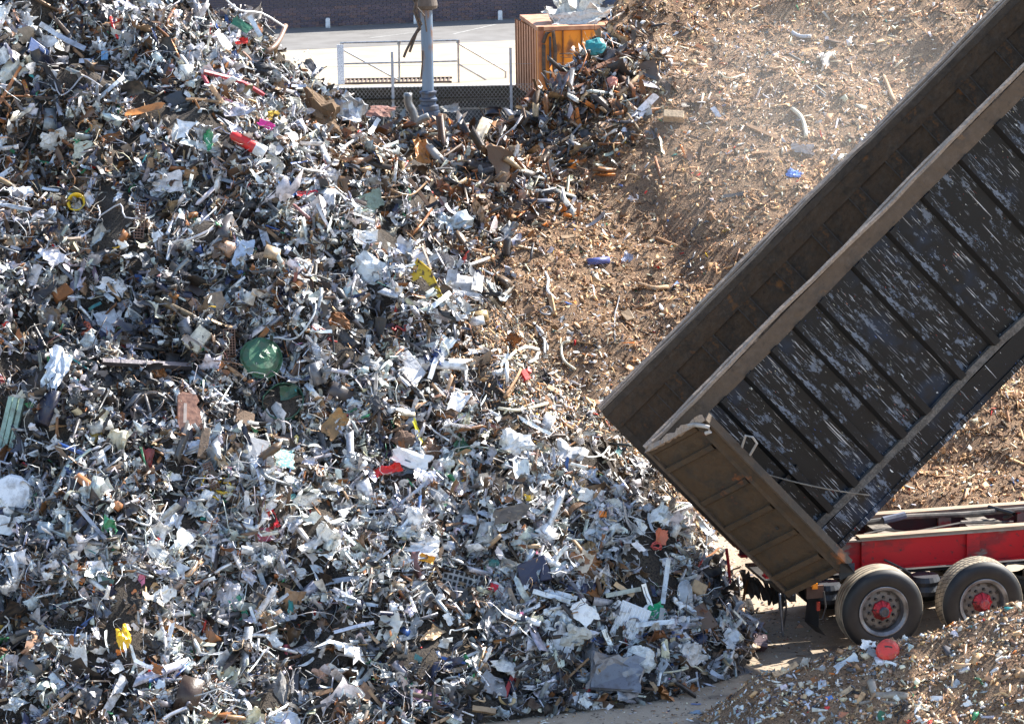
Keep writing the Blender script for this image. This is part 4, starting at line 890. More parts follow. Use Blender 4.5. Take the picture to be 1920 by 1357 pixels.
# grey plate with slots
M, s = place(862, 1106, -14, .75, .13); t = empty('slotted_plate', mat4=M); tag(t, 'grey plate with rows of dark slots leaning on the heap', 'plate'); a_, b_ = 38 * s, 34 * s
MB().box(-a_, a_, -b_, b_, -.015, 0).build('plate', plain('grey_slotted_plate', (.30, .30, .31), .6, .2, (.19, .19, .19), 9), t)
sl_ = None
for i in range(8):
    for j in range(6):
        if sl_ is None: sl_ = o = MB().box(-3 * s, 3 * s, -3.6 * s, 3.6 * s, .001, .004).build('slot', plain('slot_shadow_black', (.02, .02, .02), .9), t)
        else: o = sl_.copy(); link(o, t)
        o.location = (-a_ + (i + .55) * a_ / 4, -b_ + (j + .6) * b_ / 3, 0)
LM.append((862, 1106, 45, 'slotted plate'))
# white ribbed plate
M, s = place(1182, 1166, -22, .7, .14); t = empty('radiator', mat4=M); tag(t, 'white ribbed radiator panel leaning at the foot of the heap', 'radiator'); a_, b_ = 29 * s, 32 * s; wm = plain('dusty_white_enamel', (.74, .75, .76), .5, 0, (.5, .49, .47), 7, .5, .7)
MB().box(-a_, a_, -b_, b_, -.03, -.005).build('panel', wm, t); r_ = None
for i in range(9):
    if r_ is None: r_ = o = MB().prism([(-.012, -.005), (-.006, .012), (.006, .012), (.012, -.005)], -b_ * .96, b_ * .96).build('rib', wm, t)
    else: o = r_.copy(); link(o, t)
    o.location = (-a_ + (i + .5) * 2 * a_ / 9, 0, 0)
LM.append((1182, 1166, 38, 'ribbed radiator'))
sheet(1228, 1148, 34, 30, 20, (.01, .28, .13), 'green_plastic', 'bright green plastic piece beside the ribbed radiator', 'plastic piece', M_PLAST, .4, lm='bright green plastic', lift=.14)
bag(1200, 1240, 66, 64, -15, (.68, .67, .62), 'white_sack', 'bulging off white sack at the foot of the heap', 'sack', M_CLOTH, .14, rough=.2, lm='off white sack')
bag(1243, 1225, 20, 66, 0, (.72, .64, .42), 'foam_piece', 'yellowish foam strip standing beside the off white sack', 'foam', M_CLOTH, .14, rough=.3, lm='')
block(1150, 1273, 100, 62, 60, -4, (.17, .17, .185), 'crushed_casing', 'crushed dark grey metal casing block sitting on the yard', 'casing', M_METAL, .1, .5, .6, lm='crushed grey casing')
sheet(1150, 1268, 110, 70, -4, (.22, .22, .24), 'casing_skin', 'wrinkled grey sheet wrapped over the crushed casing', 'sheet', M_METAL, .3, .4, .15, lift=.32, face=.75, lm='')
bag(993, 1329, 68, 30, -5, (.19, .14, .10), 'brown_bag', 'flattened brown bag lying alone on the yard', 'bag', M_CLOTH, .03, rough=.35, lm='brown bag on the yard')
M, s = place(1096, 1322, -2, .1, .05); t = empty('toothed_plate', mat4=M); tag(t, 'flat white plate with a row of teeth on the yard', 'plate'); MB().add([(-34 * s, 8 * s, 0), (-15 * s, 22 * s, .02), (22 * s, 24 * s, .03), (35 * s, 6 * s, .01), (28 * s, -8 * s, .0), (-28 * s, -6 * s, 0), (-34 * s, 8 * s, -.03), (-28 * s, -6 * s, -.03), (28 * s, -8 * s, -.03), (35 * s, 6 * s, -.03)], [(0, 1, 2, 3, 4, 5), (5, 4, 8, 7)]).build('plate', wm, t)
tt = None
for i in range(12):
    if tt is None: tt = o = MB().box(-1.4 * s, 1.4 * s, -7 * s, 0, -.02, .0).build('tooth', wm, t)
    else: o = tt.copy(); link(o, t)
    o.location = ((-26 + i * 4.7) * s, -7 * s, 0)
bag(1276, 1118, 34, 58, 0, (.6, .66, .72), 'clear_bottle', 'clear grey crumpled plastic bottle upright near the tip of the heap', 'bottle', M_CLEAR, .14, rough=.12, lm='clear bottle')
block(1300, 1110, 28, 26, 20, -25, (.42, .30, .18), 'cardboard_box', 'small brown cardboard box beside the clear bottle', 'box', M_CLOTH, .12, lm='cardboard box')
for i, (x0, y0, x1, y1, c, lb) in enumerate(((1250, 1048, 1238, 1132, 'pale grey', 'upright pale metal strip behind the bright green plastic'), (1240, 1140, 1230, 1200, 'grey', 'grey metal strip hanging below the bright green plastic'), (1205, 1095, 1220, 1140, 'white', 'short white strip just left of the upright pale strip'),
                                       (1262, 1165, 1190, 1172, 'silver', 'broad silver strip crossing behind the ribbed radiator'), (1128, 1180, 1152, 1232, 'white', 'thin white strip between the ribbed radiator and the crushed casing'),
                                       (1150, 1095, 1185, 1118, 'tan', 'dirty pale curl of sheet left of the upright strips'), (1000, 1108, 1070, 1128, 'silver', 'silver curved strip below the dark blue box'))):
    dx, dy = x1 - x0, y0 - y1; bar((x0 + x1) / 2, (y0 + y1) / 2, math.hypot(dx, dy), 9, 4, math.degrees(math.atan2(dy, dx)), c, 'metal_strip', lb, 'metal strip', bend=.05, lift=.18, face=.8, lm='upright strip' if i == 0 else '')
pipe([(1078, 1068), (1108, 1095), (1118, 1122)], 5, 'brown', 'wooden_spar', 'dark weathered spar between the photo card and the ribbed radiator', 'spar', M_WOOD, .14, 5, '')
M, s = place(928, 1107, -20, .7, .14); t = empty('red_label_pack', mat4=M); tag(t, 'crumpled white pack with a bright red label', 'package'); np_mb(crumple(7, 7, 20 * s, 16 * s, .4)).build('wrapper', M_PLAST, t, False, None, (.8, .8, .82)); np_mb(crumple(5, 5, 10 * s, 10 * s, .3)).build('red_label', M_PLAST, t, False, Matrix.Translation((-.04, .01, .03)), (.65, .01, .03)); LM.append((928, 1107, 25, 'red label pack'))
block(1010, 1076, 58, 44, 30, 12, (.03, .03, .06), 'dark_blue_box', 'dark blue plastic crate broken open', 'crate', M_PLAST, .1, .4, lm='dark blue box')
sheet(1091, 1061, 46, 26, 65, (.55, .45, .33), 'printed_card', 'tan printed card standing on end', 'card', M_CLOTH, .25, .2, .1, lm='printed card', lift=.16)
sheet(985, 985, 52, 40, 60, 'white', 'white_jug', 'white flattened jug high on the bright scrap', 'jug', M_PLAST, .3, .8, .3, lm='white jug')
M, s = place(795, 528, -35, .7, .12); t = empty('yellow_plate', mat4=M); tag(t, 'bent rusty yellow triangular steel plate', 'plate'); ym = plain('chipped_yellow_paint', (.55, .37, .02), .55, 0, (.08, .05, .02), 12, .55, .63)
MB().add([(-36 * s, 22 * s, 0), (-4 * s, 18 * s, .02), (42 * s, -8 * s, .02), (40 * s, -16 * s, .02), (-8 * s, 0, 0), (-20 * s, -24 * s, .0), (-34 * s, -10 * s, -.02)], [(0, 1, 2, 3, 4), (0, 4, 5, 6)]).build('plate', ym, t); MB().tube([(-36 * s, 22 * s, .02), (-4 * s, 19 * s, .03), (42 * s, -8 * s, .03)], .012, 6).build('flange', ym, t); LM.append((795, 528, 40, 'yellow plate'))
M, s = place(872, 545, -8, .6, .13); t = empty('white_casing', mat4=M); tag(t, 'crushed white appliance casing with folded ribs', 'casing')
for (x, y, w_, h_, z, a) in ((-8, 4, 60, 40, .0, .05), (-6, -22, 86, 16, .04, .0), (22, 8, 22, 40, .05, .4), (-28, 10, 22, 36, .06, -.3)): np_mb(crumple(6, 5, w_ / 2 * s, h_ / 2 * s, .3, 0, .1)).build('folded_panel', M_PAINT, t, False, Matrix.Translation((x * s, y * s, z)) @ Matrix.Rotation(a, 4, 'Y'), (.74, .72, .68))
LM.append((872, 545, 45, 'white casing'))
sheet(700, 520, 84, 66, -38, (.66, .68, .66), 'dented_casing', 'large dented white casing with dirty top corner', 'casing', M_PAINT, .3, .3, .15, lm='dented white casing', lift=.12)
sheet(817, 646, 62, 50, -30, (.70, .76, .78), 'pale_plating', 'smooth pale blue white panel lying alone at the hollow', 'panel', M_PAINT, .12, .5, .12, lm='pale smooth panel', lift=.1)
block(977, 709, 14, 20, 10, 30, 'red', 'red_tin', 'small bright red tin in the hollow', 'tin', M_PLAST, .08, lm='red tin'); block(984, 702, 10, 8, 7, 0, 'red', 'red_stopper', 'tiny red cap beside the red tin', 'cap', M_PLAST, .08, lm='')
pipe([(948, 722), (946, 690), (956, 668), (980, 656), (1002, 660)], 3.2, 'white', 'white_hose', 'white hose arching over the hollow', 'hose', M_PLAST, .07, 7, 'white hose'); pipe([(1000, 668), (996, 680), (986, 688)], 3, 'white', 'white_hose', 'short white hose end beside the arching hose', 'hose', M_PLAST, .08, 6, '')
pipe([(998, 612), (1015, 628), (1020, 645), (1014, 668)], 2.4, 'white', 'white_cable', 'bundle of white cable above the arching hose', 'cable', M_PLAST, .08, 5, ''); pipe([(1000, 612), (1010, 632), (1024, 650), (1026, 664)], 2.0, 'white', 'white_cable', 'loose second strand of the white cable bundle', 'cable', M_PLAST, .08, 5, '')
pipe([(1068, 645), (1052, 652), (1056, 680), (1078, 698)], 3, 'cream', 'pale_tube', 'pale bent tube on the brown slope right of the arching hose', 'tube', M_PLAST, .07, 6, 'pale bent tube')
pipe([(932, 769), (970, 774), (1018, 760)], 3.2, 'cream', 'pale_conduit', 'long pale conduit lying level below the red tin', 'conduit', M_PLAST, .07, 6, 'pale conduit'); pipe([(968, 700), (958, 722), (944, 750)], 3.2, 'light brown', 'brown_stick', 'brown stick leaning by the red tin', 'stick', M_WOOD, .08, 5, '')
sheet(905, 685, 66, 34, 25, (.36, .25, .16), 'brown_sack', 'brown torn sack end poking from the hollow', 'sack', M_CLOTH, .4, 1.2, .2, lm='brown sack end')
pipe([(1020, 515), (1026, 530), (1024, 550), (1040, 566)], 2.8, 'white', 'white_cable', 'bent white cable on the brown slope above a wooden stick', 'cable', M_PLAST, .06, 5, 'bent white cable'); pipe([(1030, 560), (1038, 596)], 5.5, 'wood', 'wood_offcut', 'tan wood offcut just under the bent white cable', 'wood offcut', M_WOOD, .06, 4, '', smooth=False)
coil(1022, 590, 8, 1.2, 2, 'grey', 'grey_ring', 'small grey ring beside the tan wood offcut', 'ring', lm='', flat=.9)
pipe([(1100, 497), (1140, 493)], 7, (.10, .12, .32), 'blue_bottle', 'dusty blue bottle lying on the brown heap', 'bottle', M_PLAST, .06, 10, 'dusty blue bottle'); sheet(1175, 490, 36, 20, 70, (.34, .36, .46), 'blue_film', 'dusty blue grey film right of the blue bottle', 'film', M_PLAST, .6, .5, .3, lm='')
pipe([(1196, 538), (1225, 546), (1252, 544)], 4.5, 'tan', 'pale_root', 'pale curved root lying on the brown slope', 'root', M_WOOD, .06, 6, 'pale curved root')
block(1262, 226, 38, 16, 26, -6, (.52, .38, .24), 'wooden_block', 'squared wooden block on the upper brown slope', 'wooden block', M_WOOD, .08, .05, .3, lm='squared wooden block')
sheet(1488, 329, 30, 20, -15, (.12, .24, .62), 'blue_scrap', 'bright blue plastic scrap on the brown slope beside the truck body', 'scrap', M_PLAST, .5, .5, lm='blue scrap'); sheet(1502, 285, 54, 24, -12, (.50, .52, .58), 'white_film', 'crumpled grey white film near the truck rail', 'film', M_PLAST, .6, .3, .4, lm='grey white film')
sheet(1552, 118, 46, 44, 15, (.62, .56, .48), 'pale_rag', 'pale crumpled rag high on the brown heap', 'rag', M_CLOTH, .6, .4, .4, lm='pale rag'); coil(1452, 130, 16, 2.2, 2.4, 'tan', 'cable_loop', 'grey looped cable on the upper brown slope', 'cable', lm='looped cable')
pipe([(1484, 208), (1500, 222), (1508, 242), (1510, 262)], 4, 'cream', 'pale_pipe', 'pale curved pipe on the upper brown slope', 'pipe', M_PLAST, .06, 7, 'pale curved pipe'); pipe([(1656, 148), (1664, 170), (1674, 196)], 4, 'tan', 'wooden_stick', 'split tan stick near the top of the brown heap', 'stick', M_WOOD, .06, 5, 'split stick')
pipe([(1484, 66), (1500, 74), (1520, 74)], 4, 'pale grey', 'bent_strip', 'pale bent strip curling on the top of the brown heap', 'strip', M_PLAST, .06, 6, 'pale curling strip')
pipe([(1400, 240), (1458, 266)], 5, 'light brown', 'timber_piece', 'long brown timber piece above the truck body', 'timber', M_WOOD, .05, 4, 'long timber', smooth=False); pipe([(1410, 293), (1488, 286)], 3.5, 'light brown', 'timber_lath', 'thin brown lath under the long timber', 'timber', M_WOOD, .05, 4, '', smooth=False)
pipe([(1312, 305), (1318, 275)], 4, 'brown', 'timber_stub', 'short upright brown timber stub on the middle brown slope', 'timber', M_WOOD, .05, 4, 'timber stub', smooth=False); pipe([(1230, 450), (1285, 472)], 4, 'light brown', 'branch', 'long weathered branch on the lower brown slope', 'branch', M_WOOD, .05, 5, 'weathered branch')
pipe([(1160, 560), (1155, 580), (1152, 600), (1152, 645)], 1.6, 'grey', 'thin_wire', 'thin dark wire hanging down the brown slope', 'wire', M_PLAST, .06, 4, '')
# red and white cone-like can
M, s = place(462, 277, -28, .6, .15); t = empty('red_extinguisher', mat4=M); tag(t, 'red cylinder with a white end lying aslant on grey curved sheets', 'cylinder')
MB().lathe([(0, -38 * s), (5 * s, -37 * s), (9 * s, -30 * s), (11 * s, -10 * s), (12 * s, 14 * s)], 16).build('red_body', M_PAINT, t, True, Matrix.Rotation(R_(-90), 4, 'Z'), (.6, .02, .02)); MB().lathe([(12 * s, 14 * s), (13 * s, 34 * s), (11 * s, 36 * s), (0, 36 * s)], 16).build('white_end', M_PAINT, t, True, Matrix.Rotation(R_(-90), 4, 'Z'), (.78, .8, .82)); LM.append((462, 277, 38, 'red cylinder'))
sheet(450, 300, 100, 24, -32, (.42, .41, .40), 'curved_sheet', 'long grey curved sheet under the red cylinder', 'sheet', M_METAL, .15, .9, .2, lm='', lift=.1)
pipe([(382, 160), (392, 178)], 4, (.40, .03, .05), 'red_bar', 'short end of the bent dull red bar', 'bar', M_PAINT, .16, 5, '', smooth=False); pipe([(384, 158), (430, 172), (470, 192)], 4.5, (.40, .03, .05), 'red_bar', 'dull red bent bar over silver foil', 'bar', M_PAINT, .2, 5, 'dull red bar', smooth=False)
pipe([(213, 48), (222, 68), (228, 84)], 2.8, 'red', 'red_tube', 'thin bright red tube near the top of the heap', 'tube', M_PLAST, .16, 6, 'thin red tube')
M, s = place(146, 384, 0, .7, .14); t = empty('yellow_cup', mat4=M); tag(t, 'yellow plastic cup lying open towards the viewer', 'cup'); MB().lathe([(15 * s, 0), (17.5 * s, .03), (16.5 * s, .035), (13 * s, -.0), (11 * s, -.08)], 20, axis='z').build('shell', M_PLAST, t, True, None, (.75, .48, .01)); MB().lathe([(0, -.08), (12 * s, -.08)], 20, axis='z').build('inside', m_black, t); LM.append((146, 384, 18, 'yellow cup'))
M, s = place(161, 243, 0, .6, .12); t = empty('orange_ring', mat4=M); tag(t, 'pale orange ring with a bone white stub in the dirt patch', 'ring'); MB().lathe([(11 * s, 0), (13 * s, .02), (15 * s, 0), (13 * s, -.02)], 24, axis='z', closed=True).build('ring', M_PLAST, t, True, None, (.65, .30, .10)); MB().tube([(0, 8 * s, .02), (2 * s, 16 * s, .03)], 3 * s, 7).build('stub', M_PLAST, t, True, None, (.6, .5, .38)); LM.append((161, 243, 16, 'orange ring'))
sheet(163, 284, 54, 40, -8, (.60, .58, .44), 'cream_board', 'cracked cream board in the brown dirt patch', 'board', M_WOOD, .15, .2, .3, lm='cracked cream board')
sheet(457, 482, 36, 58, -8, (.50, .56, .64), 'grey_plate', 'flat blue grey plate with two holes standing upright', 'plate', M_METAL, .08, .2, .08, lm='upright grey plate', lift=.14)
sheet(105, 487, 62, 44, -60, (.74, .70, .72), 'fluffy_cloth', 'fluffy white cloth draped on metal strips', 'cloth', M_CLOTH, .9, .4, .5, lm='fluffy white cloth', lift=.14)
bag(95, 530, 80, 26, 5, (.44, .40, .33), 'mattress_piece', 'stained padded cushion below the fluffy white cloth', 'cushion', M_CLOTH, rough=.25, lm='')
sheet(214, 610, 66, 70, 15, (.60, .60, .64), 'torn_card', 'large torn dirty white sheet hanging over a dark gap', 'sheet', M_CLOTH, .3, .3, .4, lm='torn white sheet', lift=.16)
sheet(218, 540, 78, 34, -25, (.72, .72, .74), 'white_flap', 'bright white flap above the torn white sheet', 'flap', M_PAINT, .35, .4, .4, lm='', lift=.16)
sheet(272, 212, 96, 16, 14, (.62, .23, .06), 'orange_strip', 'long torn orange metal strip', 'metal strip', M_PAINT, .4, .3, .4, lm='orange strip', lift=.14)
sheet(497, 243, 34, 16, -20, (.66, .05, .28), 'magenta_cloth', 'magenta cloth scrap below the golden cloth', 'cloth', M_CLOTH, .7, lm='magenta cloth', lift=.14); sheet(503, 224, 36, 16, 20, (.50, .33, .05), 'golden_cloth', 'dull golden cloth scrap', 'cloth', M_CLOTH, .6, lm='golden cloth', lift=.16)
sheet(450, 84, 26, 16, 0, 'red', 'red_rag', 'red rag near the ridge under a green sign corner', 'rag', M_CLOTH, .7, lm='red rag', lift=.18)
sheet(446, 66, 40, 22, -35, (.03, .16, .09), 'green_board', 'dark green board corner rising above the ridge', 'board', M_PAINT, .1, 0, .2, lm='', lift=.4)
pipe([(478, 118), (490, 106), (498, 88), (505, 70)], 5, (.20, .12, .08), 'hooked_pipe', 'brown hooked pipe sticking up over the ridge', 'pipe', M_PAINT, .3, 8, 'hooked pipe'); pipe([(396, 40), (430, 60), (460, 62), (492, 78)], 2, 'white', 'white_cable', 'white cable curling over the ridge beside the hooked pipe', 'cable', M_PLAST, .45, 5, '')
bar(474, 60, 44, 9, 4, -62, 'white', 'white_strip', 'flat white strip standing on the ridge beside the white cable', 'strip', lift=.4, face=.8)
bag(490, 136, 40, 30, -15, (.03, .03, .035), 'black_drum_end', 'black rubber bundle below the hooked pipe', 'bundle', M_RUBBER, .2, lm='black bundle'); sheet(345, 40, 40, 28, -10, (.20, .15, .12), 'rusty_can', 'rusty dented can below the top edge of the heap', 'can', M_METAL, .2, 2.4, .1, lm='rusty can', lift=.18)
block(201, 113, 13, 18, 4, 0, (.16, .33, .55), 'blue_tile', 'small light blue square in a dark hollow near the top', 'tile', M_PLAST, .14, lm='light blue square')
sheet(540, 362, 34, 42, 20, (.03, .15, .42), 'blue_plating', 'crumpled bright blue metal piece beside grey wreckage', 'metal piece', M_PAINT, .5, .5, .3, lm='blue metal piece', lift=.14); sheet(574, 371, 44, 14, 8, (.58, .02, .03), 'red_strip', 'torn red strip right of the blue metal piece', 'strip', M_PAINT, .5, .3, .3, lm='', lift=.16)
sheet(598, 152, 60, 22, -45, 'dark grey', 'dark_rim_arc', 'dark curved fender rising over the ridge', 'fender', M_METAL, .1, 1.3, .1, lm='dark fender', lift=.3)
bag(605, 225, 110, 80, -35, (.16, .10, .055), 'matted_bale', 'big matted brown bale of wire and bark at the ridge end', 'bale', M_CLOTH, .15, rough=.5, lm='matted brown bale'); sheet(652, 215, 60, 70, 60, (.48, .49, .50), 'silver_sheet', 'large crumpled silver sheet standing at the ridge end', 'sheet', M_METAL, .7, .5, .3, lm='silver ridge sheet', lift=.2)
pipe([(582, 245), (590, 280), (598, 312)], 7, 'silver', 'silver_duct', 'flattened silver duct below the matted bale', 'duct', M_METAL, .14, 6, 'silver duct')
sheet(685, 385, 66, 46, 30, (.30, .38, .30), 'patterned_board', 'green and white patterned board leaning in grey scrap', 'board', M_CLOTH, .2, .3, .3, lm='patterned board', lift=.14)
bag(842, 428, 76, 78, 30, (.48, .55, .58), 'silver_sack', 'large wrinkled silver foil sack', 'sack', M_METAL, .12, rough=.5, lm='silver foil sack')
sheet(790, 292, 36, 62, 10, (.55, .21, .04), 'rusty_bucket', 'torn orange rusty bucket piece', 'bucket', M_PAINT, .4, 1.4, .3, lm='rusty orange bucket', lift=.12); sheet(848, 268, 44, 14, 5, (.60, .36, .03), 'yellow_rag', 'dirty yellow rag on the rusty crest', 'rag', M_CLOTH, .5, lm='yellow rag')
pipe([(805, 285), (830, 312), (858, 322), (885, 318)], 8, (.38, .35, .31), 'grey_hose', 'thick grey curved hose below the rusty bucket', 'hose', M_RUBBER, .12, 8, 'thick grey hose')
sheet(718, 225, 50, 40, -20, (.26, .12, .08), 'rusty_hood', 'folded rusty brown sheet on the crest beside the fence', 'sheet', M_PAINT, .3, .4, .1, lm='folded rusty sheet', lift=.2); sheet(742, 240, 60, 16, 22, (.20, .10, .06), 'rusty_plate', 'rusty flat plate leaning before the folded rusty sheet', 'plate', M_PAINT, .1, 0, .1, lm='', lift=.1)
pipe([(765, 175), (766, 195), (776, 214), (778, 238)], 8, (.22, .22, .22), 'exhaust_pipe', 'shiny grey bent exhaust pipe rising on the crest', 'pipe', M_METAL, .15, 10, 'bent exhaust pipe', Y=56.0); pipe([(778, 232), (790, 224), (804, 218)], 7, (.34, .32, .29), 'pipe_elbow', 'short grey pipe elbow at the foot of the bent exhaust', 'pipe', M_METAL, .12, 8, '', Y=56.0)
sheet(848, 216, 44, 24, 5, (.34, .33, .30), 'grey_rag', 'grey rag bundle on the crest right of the blue column', 'rag', M_CLOTH, .7, .6, .3, lm='grey crest rag', lift=.15); block(1260, 40, 1, 1, 1, 0, 'brown', 'wood_crumb', 'tiny wood crumb', 'wood', lm='') if False else None
# timbers and tarp round the container
for i, (x0, y0, x1, y1, w_, lb) in enumerate(((1095, 138, 1182, 100, 11, 'long brown board crossing in front of the container'), (1050, 180, 1078, 122, 12, 'brown board leaning against the orange container'), (1075, 190, 1125, 138, 10, 'dark brown board below the longest container board'),
                                        (980, 196, 1002, 168, 12, 'rusty flat bar at the container corner'), (1010, 178, 1060, 165, 9, 'dark brown plank lying at the container foot'), (1060, 172, 1110, 155, 9, 'dark plank under the crossing boards'), (1120, 185, 1160, 150, 8, 'narrow plank slanting down the pile by the container'))):
    Pq, okq = surf([x0, x1], [y0, y1]); A_, B_ = [at_y(a, b, (p[1] - .2 if k else 57.4)) for a, b, p, k in ((x0, y0, Pq[0], okq[0]), (x1, y1, Pq[1], okq[1]))]; c_ = (A_ + B_) / 2; s = ((c_ - CAM) @ fw) * MPP
    o = MB().tube([tuple(A_ - c_), tuple(B_ - c_)], w_ / 2 * s, 4).build('timber_board', M_WOOD, None, False, Matrix.Translation(c_), (.20, .085, .045)); tag(o, lb, 'board')
LM.append((1130, 120, 40, 'crossing boards'))
bag(1116, 105, 44, 38, 10, (.02, .22, .23), 'teal_ball', 'teal round crumpled bundle beside the orange container', 'bundle', M_PLAST, .3, rough=.15, lm='teal bundle', Y=58.3)
pipe([(1040, 135), (1075, 118), (1125, 90)], 3.4, 'white', 'white_tube', 'thin white tube crossing the container doors', 'tube', M_PLAST, 0, 6, '', Y=58.0); bag(1148, 162, 24, 26, 0, (.55, .22, .15), 'pink_bag', 'small salmon bag on the rubble by the container', 'bag', M_PLAST, .15, lm='salmon bag', Y=57.5)
pipe([(1160, 190), (1225, 132)], 4.5, 'tan', 'long_pole', 'long pale pole on the slope right of the container', 'pole', M_WOOD, .12, 6, 'long pale pole')
t = empty('tarpaulin', tuple(c0 + np.array([.9, 1.0, .0]))); tag(t, 'dirty white tarpaulin heaped on the container roof', 'tarpaulin')
for k, (x, y, z, w_, h_, a) in enumerate(((0, 0, .28, .75, .55, .2), (-.35, -.2, .16, .5, .45, -.3), (.3, .1, .45, .6, .6, .5), (.1, -.45, .1, .8, .3, .1), (.0, .2, .5, .5, .4, -.6))): np_mb(crumple(9, 8, w_, h_, .75, .4, .4)).build('fold', M_CLOTH, t, False, Matrix.Translation((x, y, z)) @ Matrix.Rotation(a + .5, 4, 'X') @ Matrix.Rotation(a, 4, 'Z'), (.62, .60, .54))
o = MB().tube([tuple(at_y(1118, 30, 92) - c0), tuple(at_y(1150, 8, 92) - c0), tuple(at_y(1230, -40, 93) - c0)], .22, 10).build('loader_boom', m_blued, None, True, Matrix.Translation(c0)); tag(o, 'dark blue machine boom rising behind the tarpaulin', 'boom')
# white things at the far edge of the heap, and further strong items
M, s = place(26, 932, 0, .5, .12); t = empty('round_cover', mat4=M); tag(t, 'big round white dented lid at the edge of the heap', 'lid'); MB().lathe([(0, .05), (20 * s, .05), (36 * s, .02), (40 * s, -.03)], 22, axis='z', jit=.012).build('dome', M_PAINT, t, False, None, (.8, .8, .8)); LM.append((26, 932, 35, 'white lid'))
sheet(30, 990, 78, 40, -8, 'white', 'flat_cabinet_front', 'flat white cabinet door under the round lid', 'door', M_PAINT, .06, 0, .1, lm='white cabinet door', lift=.14)
M, s = place(30, 800, 80, .6, .16); t = empty('green_profile', mat4=M); tag(t, 'pale green ribbed metal profile standing at the edge', 'profile')
for y in (-12, 0, 12): MB().box(-52 * s, 52 * s, (y - 5) * s, (y + 4) * s, -.02, .02 if y else .035).build('flange', M_PAINT, t, False, None, (.30, .42, .34))
LM.append((30, 800, 45, 'green ribbed profile'))
sheet(112, 700, 52, 96, -20, (.62, .66, .70), 'foil_sheet', 'long crumpled silver foil sheet with blue print', 'foil', M_METAL, .6, .4, .3, lm='long foil sheet', lift=.16)
sheet(90, 612, 44, 80, 12, (.16, .12, .085), 'brown_plating', 'dark brown curved panel behind the orange helmet', 'panel', M_PAINT, .2, 1, .2, lm='', lift=.14); bag(160, 620, 26, 34, 0, (.60, .12, .05), 'orange_shell', 'orange red broken plastic shell in a dark gap', 'shell', M_PLAST, .12, lm='orange red shell')
bag(148, 690, 1, 1, 0, 'brown', 'crumb', 'x', 'x', lm='') if False else None
sheet(521, 868, 52, 42, -2, (.50, .62, .58), 'checked_cushion', 'pale teal checked cloth square', 'cloth', plain('teal_checked_cloth', (.62, .62, .5), .9, 0, (.25, .5, .5), 30, .48, .52), .15, .2, .1, lm='checked cloth', lift=.16)
sheet(553, 838, 34, 12, 80, (.70, .60, .22), 'yellow_ribbon', 'pale yellow plastic ribbon above the checked cloth', 'ribbon', M_PLAST, .7, .4, .4, lm='', lift=.18); sheet(628, 798, 62, 38, 50, (.30, .17, .07), 'rusty_sheet', 'mottled rusty curved sheet right of the dirt filled drum', 'sheet', M_METAL, .15, .6, .15, lm='mottled rusty sheet', lift=.14)
bag(752, 832, 56, 66, 10, (.16, .10, .07), 'root_clump', 'shaggy brown clump of fibre and soil', 'clump', M_CLOTH, .12, rough=.5, lm='shaggy brown clump'); sheet(778, 815, 60, 10, -72, (.72, .62, .02), 'yellow_tape', 'bright yellow tape hanging right of the brown clump', 'tape', M_PLAST, .6, .4, .3, lm='yellow tape', lift=.16)
block(447, 797, 40, 32, 30, -5, (.15, .095, .06), 'wood_stump', 'dark brown square stump under the torn drum', 'stump', M_WOOD, .1, lm='brown stump'); block(382, 838, 16, 60, 10, -8, (.22, .15, .10), 'wooden_post', 'short brown post under the brick block', 'post', M_WOOD, .12, lm='')
M, s = place(722, 885, 15, .6, .2); o = put(np_mb(crumple(9, 5, 38 * s, 12 * s, .9, .4, .5)), 'red_rag', 'bright torn red rag lying over the star wheel', 'rag', M, M_PLAST, (.66, .02, .02)); LM.append((715, 888, 25, 'torn red rag'))
sheet(770, 868, 90, 34, -20, 'white', 'white_flap', 'white curved flap over the star wheel', 'flap', M_PLAST, .3, .8, .2, lm='', lift=.2)
bag(1060, 858, 66, 74, 0, (.80, .79, .76), 'white_bag', 'bulging white crumpled bag beside the truck door', 'bag', M_PLAST, .14, rough=.45, lm='bulging white bag'); bag(960, 838, 96, 60, 12, (.78, .77, .74), 'white_bag', 'wide crumpled white sheeting above the brown rim', 'sheeting', M_PLAST, .1, rough=.55, lm='wide white sheeting')
sheet(855, 770, 46, 80, -20, (.78, .78, .78), 'white_fender', 'white curved fender leaning at the hollow edge', 'fender', M_PAINT, .25, 1, .3, lm='white fender', lift=.12)
sheet(980, 900, 40, 70, 10, (.60, .62, .60), 'white_bucket', 'pale torn bucket below the wide white sheeting', 'bucket', M_PLAST, .3, 1.4, .3, lm='', lift=.14); sheet(960, 965, 74, 34, 14, (.17, .13, .10), 'rust_plate', 'dark rusty plate between bright white scraps', 'plate', M_METAL, .15, .2, .2, lm='dark rusty plate', lift=.14)
sheet(1236, 1010, 28, 42, -15, (.62, .16, .07), 'orange_shard', 'pointed orange shard standing below the truck door', 'shard', M_PLAST, .15, .3, .5, lm='orange shard', lift=.12); coil(1225, 1030, 9, 2, 1.6, (.6, .1, .08), 'red_string', 'tangled red cord beside the orange shard', 'cord', lm='')
block(1131, 970, 14, 12, 8, 0, 'orange', 'orange_disc', 'small orange cap in white scrap', 'cap', M_PLAST, .1, lm='orange cap'); sheet(795, 1052, 20, 34, 70, (.70, .33, .02), 'orange_mug', 'orange yellow curved scrap above the slotted plate', 'scrap', M_PLAST, .3, 1.2, .2, lm='orange curved scrap', lift=.14)
sheet(727, 1180, 52, 66, -20, (.66, .64, .58), 'cream_tray', 'cream moulded tray with holes', 'tray', M_PLAST, .25, .4, .35, lm='cream tray', lift=.14); sheet(1090, 1150, 50, 54, 40, 'white', 'white_board', 'torn white foam board at mid foot of the heap', 'board', M_PLAST, .2, .2, .3, lm='torn white board', lift=.14)
